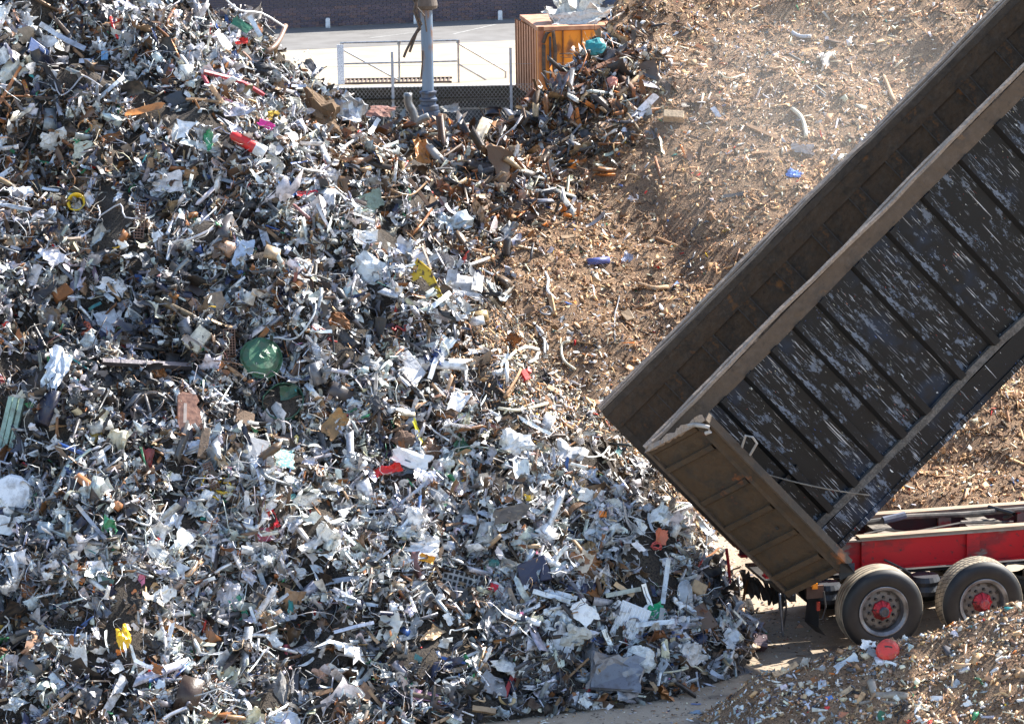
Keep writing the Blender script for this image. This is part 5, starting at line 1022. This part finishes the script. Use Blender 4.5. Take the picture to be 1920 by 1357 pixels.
sheet(1048, 1212, 60, 56, -10, (.60, .62, .64), 'pale_casing', 'pale grey curved casing above the crushed casing', 'casing', M_PAINT, .25, .8, .25, lm='pale curved casing', lift=.14); bag(1078, 1190, 60, 50, -10, (.52, .49, .42), 'beige_sack', 'beige crumpled sack between pale casing and radiator', 'sack', M_CLOTH, .12, rough=.4, lm='beige sack')
pipe([(400, 1150), (398, 1190), (410, 1235), (425, 1250)], 7, (.03, .03, .035), 'black_hose', 'thick black hose bending down the lower heap', 'hose', M_RUBBER, .14, 10, 'thick black hose'); pipe([(700, 1300), (760, 1305), (845, 1322)], 5, (.10, .08, .06), 'dark_pole', 'dark wooden pole lying at the foot of the heap', 'pole', M_WOOD, .08, 6, 'dark pole')
sheet(790, 1308, 90, 24, -5, (.62, .32, .42), 'pink_board', 'pink printed sheet lying flat at the heap foot', 'sheet', M_PLAST, .1, 0, .3, lm='pink printed sheet', face=.1); bag(45 + 640, 1340, 80, 36, 5, (.04, .05, .045), 'rubber_mass', 'black rubbery mass at the bottom edge by the pink sheet', 'rubber', M_RUBBER, lm='')
# yard and front heap items
sheet(1380, 1262, 90, 34, -18, (.05, .055, .065), 'black_sheet', 'folded black plastic sheet on the yard at the heap tip', 'sheet', M_RUBBER, .35, 0, .3, face=.1, lift=.06, lm='folded black sheet'); sheet(1325, 1260, 44, 18, 5, (.46, .33, .20), 'brown_card', 'brown card scrap on the yard by the off white sack', 'card', M_CLOTH, .3, 0, .3, face=.1, lift=.03, lm='')
block(1416, 1210, 30, 28, 20, 5, (.09, .05, .06), 'maroon_box', 'dark maroon box at the tip of the heap', 'box', M_PLAST, .1, lm='dark maroon box'); sheet(1360, 1200, 34, 40, -25, (.62, .64, .66), 'white_pad', 'white lined pad near the tip of the heap', 'pad', M_CLOTH, .2, .2, .2, lm='white lined pad', lift=.14)
sheet(1290, 1230, 60, 46, 25, (.52, .5, .47), 'bent_plating', 'dirty pale bent panel at the tip of the heap', 'panel', M_PAINT, .35, .3, .3, lm='dirty bent panel', lift=.14); sheet(1305, 1322, 20, 6, -10, (.1, .15, .3), 'blue_peg', 'small blue and white peg alone on the yard', 'peg', M_PLAST, .3, 0, .1, face=.1, lift=.02, lm='')
sheet(1302, 1340, 28, 14, 0, (.22, .28, .36), 'blue_rag', 'small blue grey rag on the yard by the front heap', 'rag', M_CLOTH, .5, 0, .3, face=.2, lift=.02, lm='')
M, s = place(1664, 1222, -6, .65, .08); t = empty('red_cover', mat4=M); tag(t, 'round dented red lid on top of the front heap', 'lid'); MB().lathe([(0, .07), (14 * s, .06), (20 * s, .035), (22.5 * s, -.02), (22 * s, -.06)], 20, axis='z', jit=.006).build('dome', M_PAINT, t, False, None, (.62, .05, .035)); np_mb(crumple(4, 3, 8 * s, 2 * s, .5)).build('dent', m_black, t, False, Matrix.Translation((.0, .02, .07))); LM.append((1664, 1222, 22, 'red lid'))
sheet(1628, 1214, 36, 24, -12, 'white', 'white_wrapper', 'crumpled white wrapper beside the red lid', 'wrapper', M_PLAST, .5, .3, .3, lm='', lift=.06)
pipe([(1634, 1282), (1640, 1300), (1650, 1310), (1680, 1308), (1702, 1312)], 8, (.30, .26, .21), 'grey_elbow', 'grey brown bent pipe elbow on the front heap', 'pipe', M_PAINT, .05, 10, 'grey pipe elbow'); pipe([(1612, 1322), (1640, 1318), (1680, 1322)], 4, (.28, .24, .2), 'bent_branch', 'bent grey stick below the pipe elbow', 'stick', M_WOOD, .03, 6, '')
bar(1610, 1317, 40, 9, 6, 62, 'wood', 'wood_offcut', 'tan wood offcut left of the grey pipe elbow', 'wood offcut', M_WOOD, 0, .04, .5); sheet(1582, 1300, 48, 12, 32, (.46, .34, .22), 'split_board', 'split tan board aslant on the front heap', 'board', M_WOOD, .2, .2, .4, lm='split tan board', lift=.04)
sheet(1552, 1332, 12, 16, 0, 'red', 'red_flake', 'red flake low on the front heap', 'scrap', M_PLAST, .3, lm='', lift=.03); sheet(1556, 1312, 14, 16, 20, (.05, .2, .6), 'blue_flake', 'blue flake just above the red flake', 'scrap', M_PLAST, .3, lm='', lift=.03); sheet(1582, 1343, 24, 18, 0, (.45, .18, .10), 'terracotta_shard', 'terracotta shard low on the front heap', 'shard', M_CLOTH, .1, lm='terracotta shard', lift=.03)
sheet(1815, 1325, 32, 22, 50, 'white', 'white_shard', 'pointed white shard on the front heap', 'shard', M_PLAST, .3, .2, .5, lm='pointed white shard', lift=.04); pipe([(1722, 1330), (1716, 1344), (1724, 1350)], 5, 'white', 'white_bracket', 'small white curved bracket on the front heap', 'bracket', M_PLAST, .03, 7, '')
sheet(1588, 1246, 56, 20, 32, (.5, .52, .54), 'grey_vane', 'grey ribbed vane lying on the crest of the front heap', 'vane', M_METAL, .2, .4, .2, lm='grey vane', lift=.05); sheet(1510, 1250, 30, 34, -30, (.36, .33, .28), 'grey_cone', 'grey torn cone at the low end of the front heap', 'cone', M_PLAST, .3, 1.5, .3, lm='grey torn cone', lift=.05)
bar(1474, 1262, 50, 12, 8, 35, 'tan', 'curved_board', 'curved tan board at the low end of the front heap', 'board', M_WOOD, .2, .04, .5, 'curved tan board'); sheet(1855, 1215, 22, 14, 45, 'light brown', 'bark_piece', 'brown bark piece on the crest of the front heap', 'bark', M_WOOD, .2, lm='bark piece', lift=.04)
sheet(1872, 1235, 22, 10, -10, 'orange', 'orange_flake', 'orange flake near the crest of the front heap', 'scrap', M_PLAST, .4, lm='orange flake', lift=.04)
# hanging bits under the rear door
Yd = 44.2
pipe([(1362, 1028), (1366, 1060), (1370, 1105)], 3, (.55, .02, .03), 'red_strap', 'red strap hanging below the open rear door', 'strap', M_PLAST, 0, 6, 'red strap', Y=Yd); pipe([(1462, 1112), (1466, 1160), (1468, 1192)], 2.6, 'grey', 'hanging_rod', 'bent grey rod hanging under the rear door corner', 'rod', M_METAL, 0, 6, '', Y=43.0)
pipe([(1470, 1110), (1474, 1140), (1466, 1190)], 2, 'dark grey', 'hanging_rod', 'thin dark rod hanging beside the bent grey rod', 'rod', M_METAL, 0, 5, '', Y=43.1); pipe([(1358, 1080), (1352, 1105), (1350, 1120)], 1.6, 'grey', 'hanging_wire', 'thin wire dangling left of the red strap', 'wire', M_METAL, 0, 5, '', Y=Yd)
M = Matrix.Translation(at_y(1424, 1098, 44.6)); t = empty('rubber_bundle', mat4=M); tag(t, 'ragged black rubber skirt hanging under the open rear door', 'rubber skirt')
for i in range(7): 
    o = np_mb(crumple(4, 7, .055, .20, .8, 1.0, .3)).build('rubber_strip', M_RUBBER, t, False, Matrix.Translation((-.2 + i * .075, random.uniform(-.04, .04), .06 - i * .035)) @ Matrix.Rotation(R_(90), 4, 'X') @ Matrix.Rotation(R_(20), 4, 'Z'), (.05, .045, .04))
NLM = len(LM); print('landmarks', NLM)

# ---- nameless larger scraps: each its own object, described by what lies next to it
LP = np.array([(a, b) for a, b, c, d in LM]); LR = np.array([c for a, b, c, d in LM]); LN = [d for a, b, c, d in LM]
placed = [(a, b, c * .75) for a, b, c, d in LM]; used = {}
def where(px, py):
    d = np.hypot(LP[:, 0] - px, LP[:, 1] - py) - LR * .5; o = np.argsort(d); i = o[0]; dx, dy = px - LP[i, 0], py - LP[i, 1]; a = math.degrees(math.atan2(-dy, dx)) % 360
    dirs = ['to the right of', 'above and right of', 'above', 'above and left of', 'to the left of', 'below and left of', 'below', 'below and right of']; w_ = dirs[int((a + 22.5) // 45) % 8]
    return w_, LN[i], d[i], LN[o[1]], LN[o[2]]
def uniq(desc, px, py):
    w_, a, d, b, c = where(px, py); near_ = 'close ' if d < 45 else ('' if d < 90 else 'some way ')
    for L in (f'{desc} {near_}{w_} the {a}', f'{desc} between the {a} and the {b}', f'{desc} {near_}{w_} the {a} towards the {b}', f'{desc} between the {a} and the {c}', f'{desc} {w_} the {a}, nearer it than the {c}', f'dirty {desc} {w_} the {a}'):
        if len(L.split()) <= 16 and L not in used: used[L] = 1; return L
    return f'{desc} {w_} the {a}'
def free(px, py, r):
    for a, b, c in placed:
        if (a - px) ** 2 + (b - py) ** 2 < (c + r) ** 2: return False
    return True
AD = {'white': 'white', 'pale grey': 'pale grey', 'silver': 'silver', 'grey': 'grey', 'dark grey': 'dark grey', 'black': 'black'}
KINDS = [('sheet', .44), ('strip', .12), ('panel', .09), ('pipe', .07), ('cable', .12), ('sack', .05), ('box', .03), ('stick', .05), ('channel', .03)]
kn = [k for k, _ in KINDS]; kw = np.array([v for _, v in KINDS]); kw /= kw.sum()
def generic(px, py, zone, r):
    k = rng.choice(kn, p=kw) if zone in ('scrap', 'rust', 'bright') else rng.choice(['stick', 'board', 'sheet', 'cable', 'strip', 'box'], p=[.34, .2, .2, .1, .1, .06])
    u = random.random(); wz = .62 if 820 < py < 1080 else .48
    if zone == 'wood': wz = .18
    if zone == 'bright': wz = 1; k = rng.choice(['sheet', 'sheet', 'sheet', 'sack', 'panel']); zone = 'scrap'
    if zone == 'rust': wz = .2; k = rng.choice(['sheet', 'sheet', 'panel', 'strip', 'stick', 'cable']); u = u if u < .35 else .8
    if zone == 'wood' and k in ('stick', 'board', 'box') or False: c = random.choice(['wood', 'light brown', 'brown', 'tan'])
    elif k == 'stick': c = random.choice(['light brown', 'brown', 'tan'])
    elif u < wz: c = random.choice(['white', 'white', 'silver', 'pale grey'])
    elif u < wz + .2: c = random.choice(['grey', 'dark grey', 'black'])
    elif u < .965: c = random.choice(['brown', 'rusty', 'tan', 'cream', 'light brown'])
    else: c = random.choice(['red', 'blue', 'green', 'yellow', 'red', 'orange', 'teal'])
    kf = random.uniform(.7, 1.08); kf *= .5 if c in ('red', 'blue', 'green', 'yellow', 'orange', 'teal') else 1; r = r * .7 if c in ('red', 'blue', 'green', 'yellow', 'orange', 'teal') else r; col = tuple(min(.85, x * kf * random.uniform(.97, 1.03) + (.02 if kf < .55 else 0)) for x in PAL[c]); big = 'big' if r > 30 else ('small' if r < 18 else ''); ang = random.uniform(-75, 75); mt = M_METAL if c in ('silver', 'pale grey', 'grey', 'rusty') else M_PAINT
    grp = 'larger scraps on the mixed heap' if zone in ('scrap', 'rust') else ('larger pieces on the shredded wood heap' if zone == 'wood' else 'larger pieces on the front heap'); lift = .05 + .08 * random.random() if zone == 'scrap' else .02
    def D(*w_): return ' '.join(x for x in w_ if x)
    if k == 'sheet': cu = random.choice([0, .5, 1.3]); o = sheet(px, py, 2 * r, 2 * r * random.uniform(.4, .9), ang, col, 'crumpled_sheet', uniq(D(big, 'curled' if cu > 1 else 'crumpled', c, 'sheet'), px, py), 'sheet', mt, random.uniform(.45, .9), cu, random.uniform(.35, .65), random.uniform(.2, .8), lift, 10, '')
    elif k == 'panel': o = sheet(px, py, 2 * r, 2 * r * random.uniform(.5, .8), ang, col, 'bent_plating', uniq(D(big, 'bent', c, 'panel'), px, py), 'panel', mt, random.uniform(.15, .35), random.choice([0, .4]), .3, random.uniform(.2, .7), lift + .02, 8, '')
    elif k == 'strip': o = bar(px, py, 2.6 * r, random.uniform(5, 10), 1.6, ang, col, 'metal_strip', uniq(D(big, 'narrow' if big == '' else '', c, 'metal strip'), px, py), 'metal strip', M_METAL if zone == 'scrap' else M_PAINT, random.uniform(-.3, .3), lift + .04, random.uniform(.2, .7))
    elif k == 'channel': o = bar(px, py, 2.4 * r, random.uniform(8, 13), 6, ang, col, 'channel_bar', uniq(D(big, c, 'folded channel bar'), px, py), 'channel bar', M_METAL, random.uniform(-.15, .15), lift + .04, random.uniform(.2, .7), prof='c')
    elif k in ('stick', 'board'):
        nm = 'stick' if k == 'stick' else 'board'; o = bar(px, py, 2.2 * r, random.uniform(4, 7) if nm == 'stick' else random.uniform(9, 15), 3, ang, col, 'wooden_' + nm, uniq(D(big, c if c != 'wood' else 'pale', 'wooden', nm), px, py), nm, M_WOOD, random.uniform(-.1, .1), lift, random.uniform(.1, .6))
    elif k == 'sack': o = bag(px, py, 1.7 * r, 1.2 * r, ang, col, 'crumpled_bag', uniq(D(big, 'crumpled', c, 'bag'), px, py), 'bag', random.choice([M_PLAST, M_CLOTH]), lift, '', random.uniform(.3, .6))
    elif k == 'box': o = block(px, py, 1.4 * r, r, random.uniform(.4, .8) * r, ang, col, 'broken_block', uniq(D(big, 'broken', c, 'block'), px, py), 'block', random.choice([M_PAINT, M_CLOTH]), lift * .6, .5, random.uniform(.2, .6), '')
    else:
        n_ = 3 if k == 'pipe' else 6; pts = [(px + r * 1.2 * (2 * i / (n_ - 1) - 1) * math.cos(R_(ang)) + random.uniform(-.2, .2) * r * (1 if k == 'pipe' else 3), py - r * 1.2 * (2 * i / (n_ - 1) - 1) * math.sin(R_(ang)) + random.uniform(-.15, .15) * r * (1 if k == 'pipe' else 3)) for i in range(n_)]
        o = pipe(pts, random.uniform(2, 4.2) if k == 'pipe' else random.uniform(1.2, 2.2), col, 'bent_pipe' if k == 'pipe' else 'loose_cable', uniq(D(big, 'bent' if k == 'pipe' else 'loose', c, 'pipe' if k == 'pipe' else 'cable'), px, py), 'pipe' if k == 'pipe' else 'cable', M_METAL if k == 'pipe' else M_PLAST, lift + .05, 6, '')
    o['group'] = grp
def fill(n, zone, rmin, rmax, test, seed=0, gap=.72):
    tries = 0; got = 0
    while got < n and tries < n * 60:
        tries += 1; px = random.uniform(-10, 1930); py = random.uniform(-5, 1365)
        if not test(px, py): continue
        r = rmin + (rmax - rmin) * random.random() ** 2
        if not free(px, py, r * gap): continue
        P_, ok = surf(px, py)
        if not ok[0] and zone != 'front': continue
        placed.append((px, py, r * gap)); generic(px, py, zone, r); got += 1
    print(zone, got)
def inscrap(px, py): k = kq(*[np.array([q]) for q in surf(px, py)[0][0][:2]])[0]; return k in (1, 2) and px < seam_x(py) - 10
def inwood(px, py): k = kq(*[np.array([q]) for q in surf(px, py)[0][0][:2]])[0]; return k in (1, 2) and px > seam_x(py) + 20 and not (px > 1120 and py > 760 - (px - 1120) * .96 and py < 1110 - (px - 1480))
def infront(px, py): return py > 1150 and px > 1330 and kq(*[np.array([q]) for q in surf(px, py)[0][0][:2]])[0] == 3
fill(46, 'bright', 20, 38, lambda a, b: 820 < b < 1090 and a > 350 and inscrap(a, b), 0, .6); fill(170, 'scrap', 24, 44, inscrap); fill(330, 'scrap', 13, 26, inscrap)
fill(46, 'rust', 16, 36, lambda a, b: ((a - 850) / 150) ** 2 + ((b - 290) / 80) ** 2 < 1 or ((a - 1090) / 80) ** 2 + ((b - 160) / 60) ** 2 < 1)
fill(130, 'wood', 9, 20, inwood); fill(60, 'front', 9, 18, infront)

# ================================================================== COUNTLESS SMALL SCRAPS
px, py, P = samples(420000); K = kq(P[:, 0], P[:, 1])
sx_ = seam_x(py) + rng.normal(0, 28, len(py)) + (vnoise(px / 45, py / 45, 77) - .5) * 90
K = np.where((K == 1) | (K == 2), np.where(px < sx_, 1, 2), K)
Nn = normal(P[:, 0], P[:, 1])
# scrap bits in three size classes
def scrap_cols(px, py, n):
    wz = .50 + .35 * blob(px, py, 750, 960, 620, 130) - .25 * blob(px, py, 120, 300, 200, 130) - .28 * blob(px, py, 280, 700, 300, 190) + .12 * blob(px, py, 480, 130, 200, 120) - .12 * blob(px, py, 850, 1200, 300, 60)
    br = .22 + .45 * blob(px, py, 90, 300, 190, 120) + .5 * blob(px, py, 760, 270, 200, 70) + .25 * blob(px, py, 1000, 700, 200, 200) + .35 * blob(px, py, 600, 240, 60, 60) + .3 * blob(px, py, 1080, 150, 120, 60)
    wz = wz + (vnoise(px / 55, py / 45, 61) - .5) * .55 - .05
    for a_, b_, c_, d_ in HOLLOWS: wz = wz - .4 * blob(px, py, a_, b_, c_ * 120, c_ * 95)  # fewer pale scraps in the hollows: their shade put into the colours
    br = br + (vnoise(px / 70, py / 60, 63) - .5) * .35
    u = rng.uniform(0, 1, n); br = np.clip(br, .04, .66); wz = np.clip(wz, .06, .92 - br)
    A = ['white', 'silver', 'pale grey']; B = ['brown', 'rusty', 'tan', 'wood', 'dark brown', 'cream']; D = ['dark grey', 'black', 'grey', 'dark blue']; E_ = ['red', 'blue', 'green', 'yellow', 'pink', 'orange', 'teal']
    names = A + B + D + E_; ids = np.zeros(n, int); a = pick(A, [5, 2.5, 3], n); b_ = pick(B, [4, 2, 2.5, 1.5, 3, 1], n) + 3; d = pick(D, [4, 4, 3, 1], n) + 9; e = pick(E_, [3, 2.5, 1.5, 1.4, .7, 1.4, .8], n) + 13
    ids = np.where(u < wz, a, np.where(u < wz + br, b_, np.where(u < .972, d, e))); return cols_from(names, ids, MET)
def take(mask, n): ix = np.where(mask)[0]; return rng.choice(ix, min(n, len(ix)), replace=False)
dn = vnoise(px / 38, py / 38, 41) * .55 + vnoise(px / 110, py / 110, 43) * .45
lmask = np.zeros(len(px), bool)
for a_, b_, c_ in placed: lmask |= ((px - a_) ** 2 + (py - b_) ** 2 < (c_ * (.8 if c_ > 9 else .5)) ** 2)
lmask &= rng.uniform(0, 1, len(px)) < .93
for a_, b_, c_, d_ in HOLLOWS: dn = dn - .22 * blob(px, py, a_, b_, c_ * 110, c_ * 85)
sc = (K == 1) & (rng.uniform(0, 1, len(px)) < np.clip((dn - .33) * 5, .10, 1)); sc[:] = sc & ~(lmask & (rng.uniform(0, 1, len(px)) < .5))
ix = take(sc, 44000); s_ = np.exp(rng.normal(math.log(.029), .42, len(ix))); pp = P[ix] + Nn[ix] * rng.uniform(-.01, .04, (len(ix), 1))
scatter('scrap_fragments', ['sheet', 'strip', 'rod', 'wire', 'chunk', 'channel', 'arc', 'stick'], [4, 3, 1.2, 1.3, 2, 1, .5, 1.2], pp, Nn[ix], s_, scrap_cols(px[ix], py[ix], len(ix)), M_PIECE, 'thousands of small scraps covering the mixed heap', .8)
ix = take(sc & ~lmask, 20000); s_ = np.exp(rng.normal(math.log(.070), .42, len(ix))); pp = P[ix] + Nn[ix] * rng.uniform(-.02, .12, (len(ix), 1))
sh_ = scrap_cols(px[ix], py[ix], len(ix)); sat = sh_[:, :3].max(1) - sh_[:, :3].min(1) > .28; s_[sat] = np.minimum(s_[sat], .055)
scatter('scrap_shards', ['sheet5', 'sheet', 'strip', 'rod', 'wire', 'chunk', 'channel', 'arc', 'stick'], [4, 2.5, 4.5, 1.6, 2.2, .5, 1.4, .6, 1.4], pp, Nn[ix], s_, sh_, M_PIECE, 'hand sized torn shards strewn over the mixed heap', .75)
cr_ = (K == 2) & ~lmask & (rng.uniform(0, 1, len(px)) < blob(px, py, 850, 290, 170, 95) + blob(px, py, 1100, 150, 90, 80) + .8 * blob(px, py, 1000, 215, 90, 30)); ix = take(cr_, 4200); n = len(ix)
NM = ['brown', 'rusty', 'dark grey', 'grey', 'tan', 'cream', 'white', 'dark brown', 'black', 'orange']; cc_ = cols_from(NM, pick(NM, [4, 4, 3, 3, 3, 2, 2.5, 3, 2, .6], n), MET)
scatter('rusty_shards', ['sheet5', 'foil', 'strip', 'stick', 'wire'], [3, 1.2, 4, 2.5, 2], P[ix] + Nn[ix] * rng.uniform(.0, .1, (n, 1)), Nn[ix], np.exp(rng.normal(math.log(.088), .48, n)), cc_, M_PIECE, 'rusty torn shards along the crest between the heaps', .8)
ix = take(sc & ~lmask, 5200); s_ = np.exp(rng.normal(math.log(.112), .36, len(ix)))
fcol = scrap_cols(px[ix], py[ix], len(ix)); sat = fcol[:, :3].max(1) - fcol[:, :3].min(1) > .3; fcol[sat, :3] = fcol[sat, :3] * .15 + .14; s_[sat] *= .6
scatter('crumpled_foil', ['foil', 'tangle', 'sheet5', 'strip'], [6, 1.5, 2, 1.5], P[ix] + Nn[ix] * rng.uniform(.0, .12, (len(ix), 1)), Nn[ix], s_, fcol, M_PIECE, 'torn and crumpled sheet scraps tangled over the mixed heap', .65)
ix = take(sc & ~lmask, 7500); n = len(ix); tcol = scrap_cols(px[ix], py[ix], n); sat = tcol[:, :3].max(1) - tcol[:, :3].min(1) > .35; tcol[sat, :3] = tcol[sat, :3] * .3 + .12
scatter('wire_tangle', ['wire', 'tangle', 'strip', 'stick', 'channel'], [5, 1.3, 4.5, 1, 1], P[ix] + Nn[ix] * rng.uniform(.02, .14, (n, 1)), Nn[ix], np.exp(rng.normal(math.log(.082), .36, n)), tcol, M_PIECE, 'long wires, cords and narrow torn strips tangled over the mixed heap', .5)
# overhanging layer out of the frame and behind, thinner
def chip_cols(px, py, n):
    g = .07 + .25 * blob(px, py, 1500, 120, 250, 160) + .55 * blob(px, py, 1060, 800, 190, 190) * (px > 800) + .16 * (py > 1150); u = rng.uniform(0, 1, n)
    A = ['wood', 'tan', 'light brown', 'brown', 'dark brown', 'cream']; B = ['white', 'pale grey', 'cream', 'grey', 'dark grey']; E_ = ['red', 'blue', 'green', 'yellow', 'orange', 'teal']
    names = A + B + E_; ids = np.where(u < g, pick(B, [4, 2, 2, 1.4, 1], n) + 6, np.where(u < .987, pick(A, [5, 4.5, 5, 3.4, 2, 1.8], n), pick(E_, [2, 2, 1, 1, 2, 1], n) + 11)); c_ = cols_from(names, ids, {}, .22); c_[:, :3] = np.minimum(c_[:, :3] * np.array([1.12, 1.07, 1.03]) * (1 + (vnoise(px / 60, py / 40, 91)[:, None] - .5) * .6), .85); return c_
ch = (K == 2)
ix = take(ch, 105000); s_ = np.exp(rng.normal(math.log(.0205), .42, len(ix))); pp = P[ix] + Nn[ix] * rng.uniform(.0, .03, (len(ix), 1))
scatter('wood_chips', ['chip', 'flake', 'stick', 'strip'], [2.4, 2.6, 5.5, .5], pp, Nn[ix], s_, chip_cols(px[ix], py[ix], len(ix)), M_CHIP, 'shredded wood chips covering the brown heap', .7)
ix = take(ch, 16000); n = len(ix); fb = chip_cols(px[ix], py[ix], n); fb[:, :3] = np.minimum(fb[:, :3] * .8 + [.10, .075, .05], .8)
scatter('wood_fibres', ['wire', 'stick', 'strip'], [2.2, 4, 2], P[ix] + Nn[ix] * rng.uniform(.01, .035, (n, 1)), Nn[ix], np.exp(rng.normal(math.log(.021), .4, n)), fb, M_CHIP, 'matted splinters and fibres over the brown heap', .35)
ix = take(ch & ~lmask, 9000); s_ = np.exp(rng.normal(math.log(.038), .36, len(ix))); pp = P[ix] + Nn[ix] * rng.uniform(.01, .05, (len(ix), 1))
scatter('wood_shards', ['chip', 'sheet', 'stick', 'strip', 'wire', 'arc'], [4, 2.5, 3, 1, .8, .4], pp, Nn[ix], s_, chip_cols(px[ix], py[ix], len(ix)), M_CHIP, 'larger shredded wood and plastic bits on the brown heap', .6)
p2, q2, P2 = samples(150000, 1250, 2000, 1100, 1420); K2 = kq(P2[:, 0], P2[:, 1]); m = K2 == 3; p2, q2, P2 = p2[m], q2[m], P2[m]; N2 = normal(P2[:, 0], P2[:, 1], hq, .1); n = len(P2)
fc = chip_cols(p2, q2, n); sc2 = scrap_cols(p2, q2, n); mixm = rng.uniform(0, 1, n) < np.clip((1750 - p2) / 500, .1, .5); fc[mixm] = sc2[mixm]
k_ = min(n, 32000)
scatter('front_rubble', ['chip', 'flake', 'stick', 'sheet', 'chunk', 'wire'], [5, 2.5, 1.5, 2.5, 1.5, .6], P2[:k_] + N2[:k_] * rng.uniform(.0, .02, (k_, 1)), N2[:k_], np.exp(rng.normal(math.log(.018), .42, k_)), fc[:k_], M_CHIP, 'small mixed rubble covering the low front heap', .7)
k2 = min(n - k_, 2800)
if k2 > 10: scatter('front_shards', ['chip', 'sheet5', 'stick', 'strip', 'chunk', 'arc'], [3, 4, 2, 1, 2, .6], P2[k_:k_ + k2] + N2[k_:k_ + k2] * .015, N2[k_:k_ + k2], np.exp(rng.normal(math.log(.036), .35, k2)), fc[k_:k_ + k2], M_PIECE, 'larger torn bits on the low front heap', .6)
# loose litter on the yard, thicker near the heaps
gx = rng.uniform(-3, 6.5, 26000); gy = rng.uniform(38.5, 49, 26000); near = hs(gx, gy); n2_ = np.maximum(near, hf(gx, gy)); n2_ = np.maximum(n2_, hc(gx, gy))
keep = (n2_ < 0.02) & (rng.uniform(0, 1, len(gx)) < np.exp(n2_ * 1.6) * .75 + .10); gx, gy = gx[keep], gy[keep]; n = len(gx)
PP = np.stack([gx, gy, 0 * gx + .006], -1); NN = np.tile([0, 0, 1.0], (n, 1)); a_, b_, _ = project(PP)
scatter('ground_litter', ['chip', 'flake', 'stick', 'sheet'], [4, 3, 1, 1], PP, NN, np.exp(rng.normal(math.log(.011), .5, n)), np.where((rng.uniform(0, 1, n) < .5)[:, None], chip_cols(a_, b_, n), scrap_cols(a_, b_, n)), M_CHIP, 'crumbs and splinters littering the yard', .15)


# ================================================================== DUST IN THE AIR (from the tipping and the loader)
def dust(name, px, py, Y, rx, ry, rz, dens, label):
    bm = MB().lathe([(max(.001, math.sin(math.pi * i / 10)), -math.cos(math.pi * i / 10)) for i in range(11)], 20, axis='z')
    m = bpy.data.materials.new(name); m.use_nodes = True; t = m.node_tree; t.nodes.remove(t.nodes['Principled BSDF'])
    v = t.nodes.new('ShaderNodeVolumePrincipled'); v.inputs['Color'].default_value = (.93, .88, .80, 1); v.inputs['Density'].default_value = dens
    t.links.new(v.outputs[0], t.nodes['Material Output'].inputs['Volume'])
    o = bm.build(name, m, None, False); b_ = bmesh.new(); b_.from_mesh(o.data); bmesh.ops.remove_doubles(b_, verts=b_.verts, dist=.01); bmesh.ops.recalc_face_normals(b_, faces=b_.faces); b_.to_mesh(o.data); b_.free()
    o.location = at_y(px, py, Y); o.scale = (rx, ry, rz); tag(o, label, None, None, 'stuff')
for a_, b_, c_, r1_, r2_, r3_ in ((1640, 110, 54.5, 2.8, 1.6, 2.0), (1500, 230, 53.2, 2.4, 1.4, 1.6), (1560, 160, 54.0, 3.0, 1.2, 1.3), (1420, 330, 51.6, 1.9, 1.0, 1.1)):
    dust('dust_cloud', a_, b_, c_, r1_, r2_, r3_, .016, 'thin dust drifting over the upper wood heap')
dust('dust_cloud', 1190, 985, 45.8, .75, .8, .55, .07, 'thin dust over the tip of the falling load')
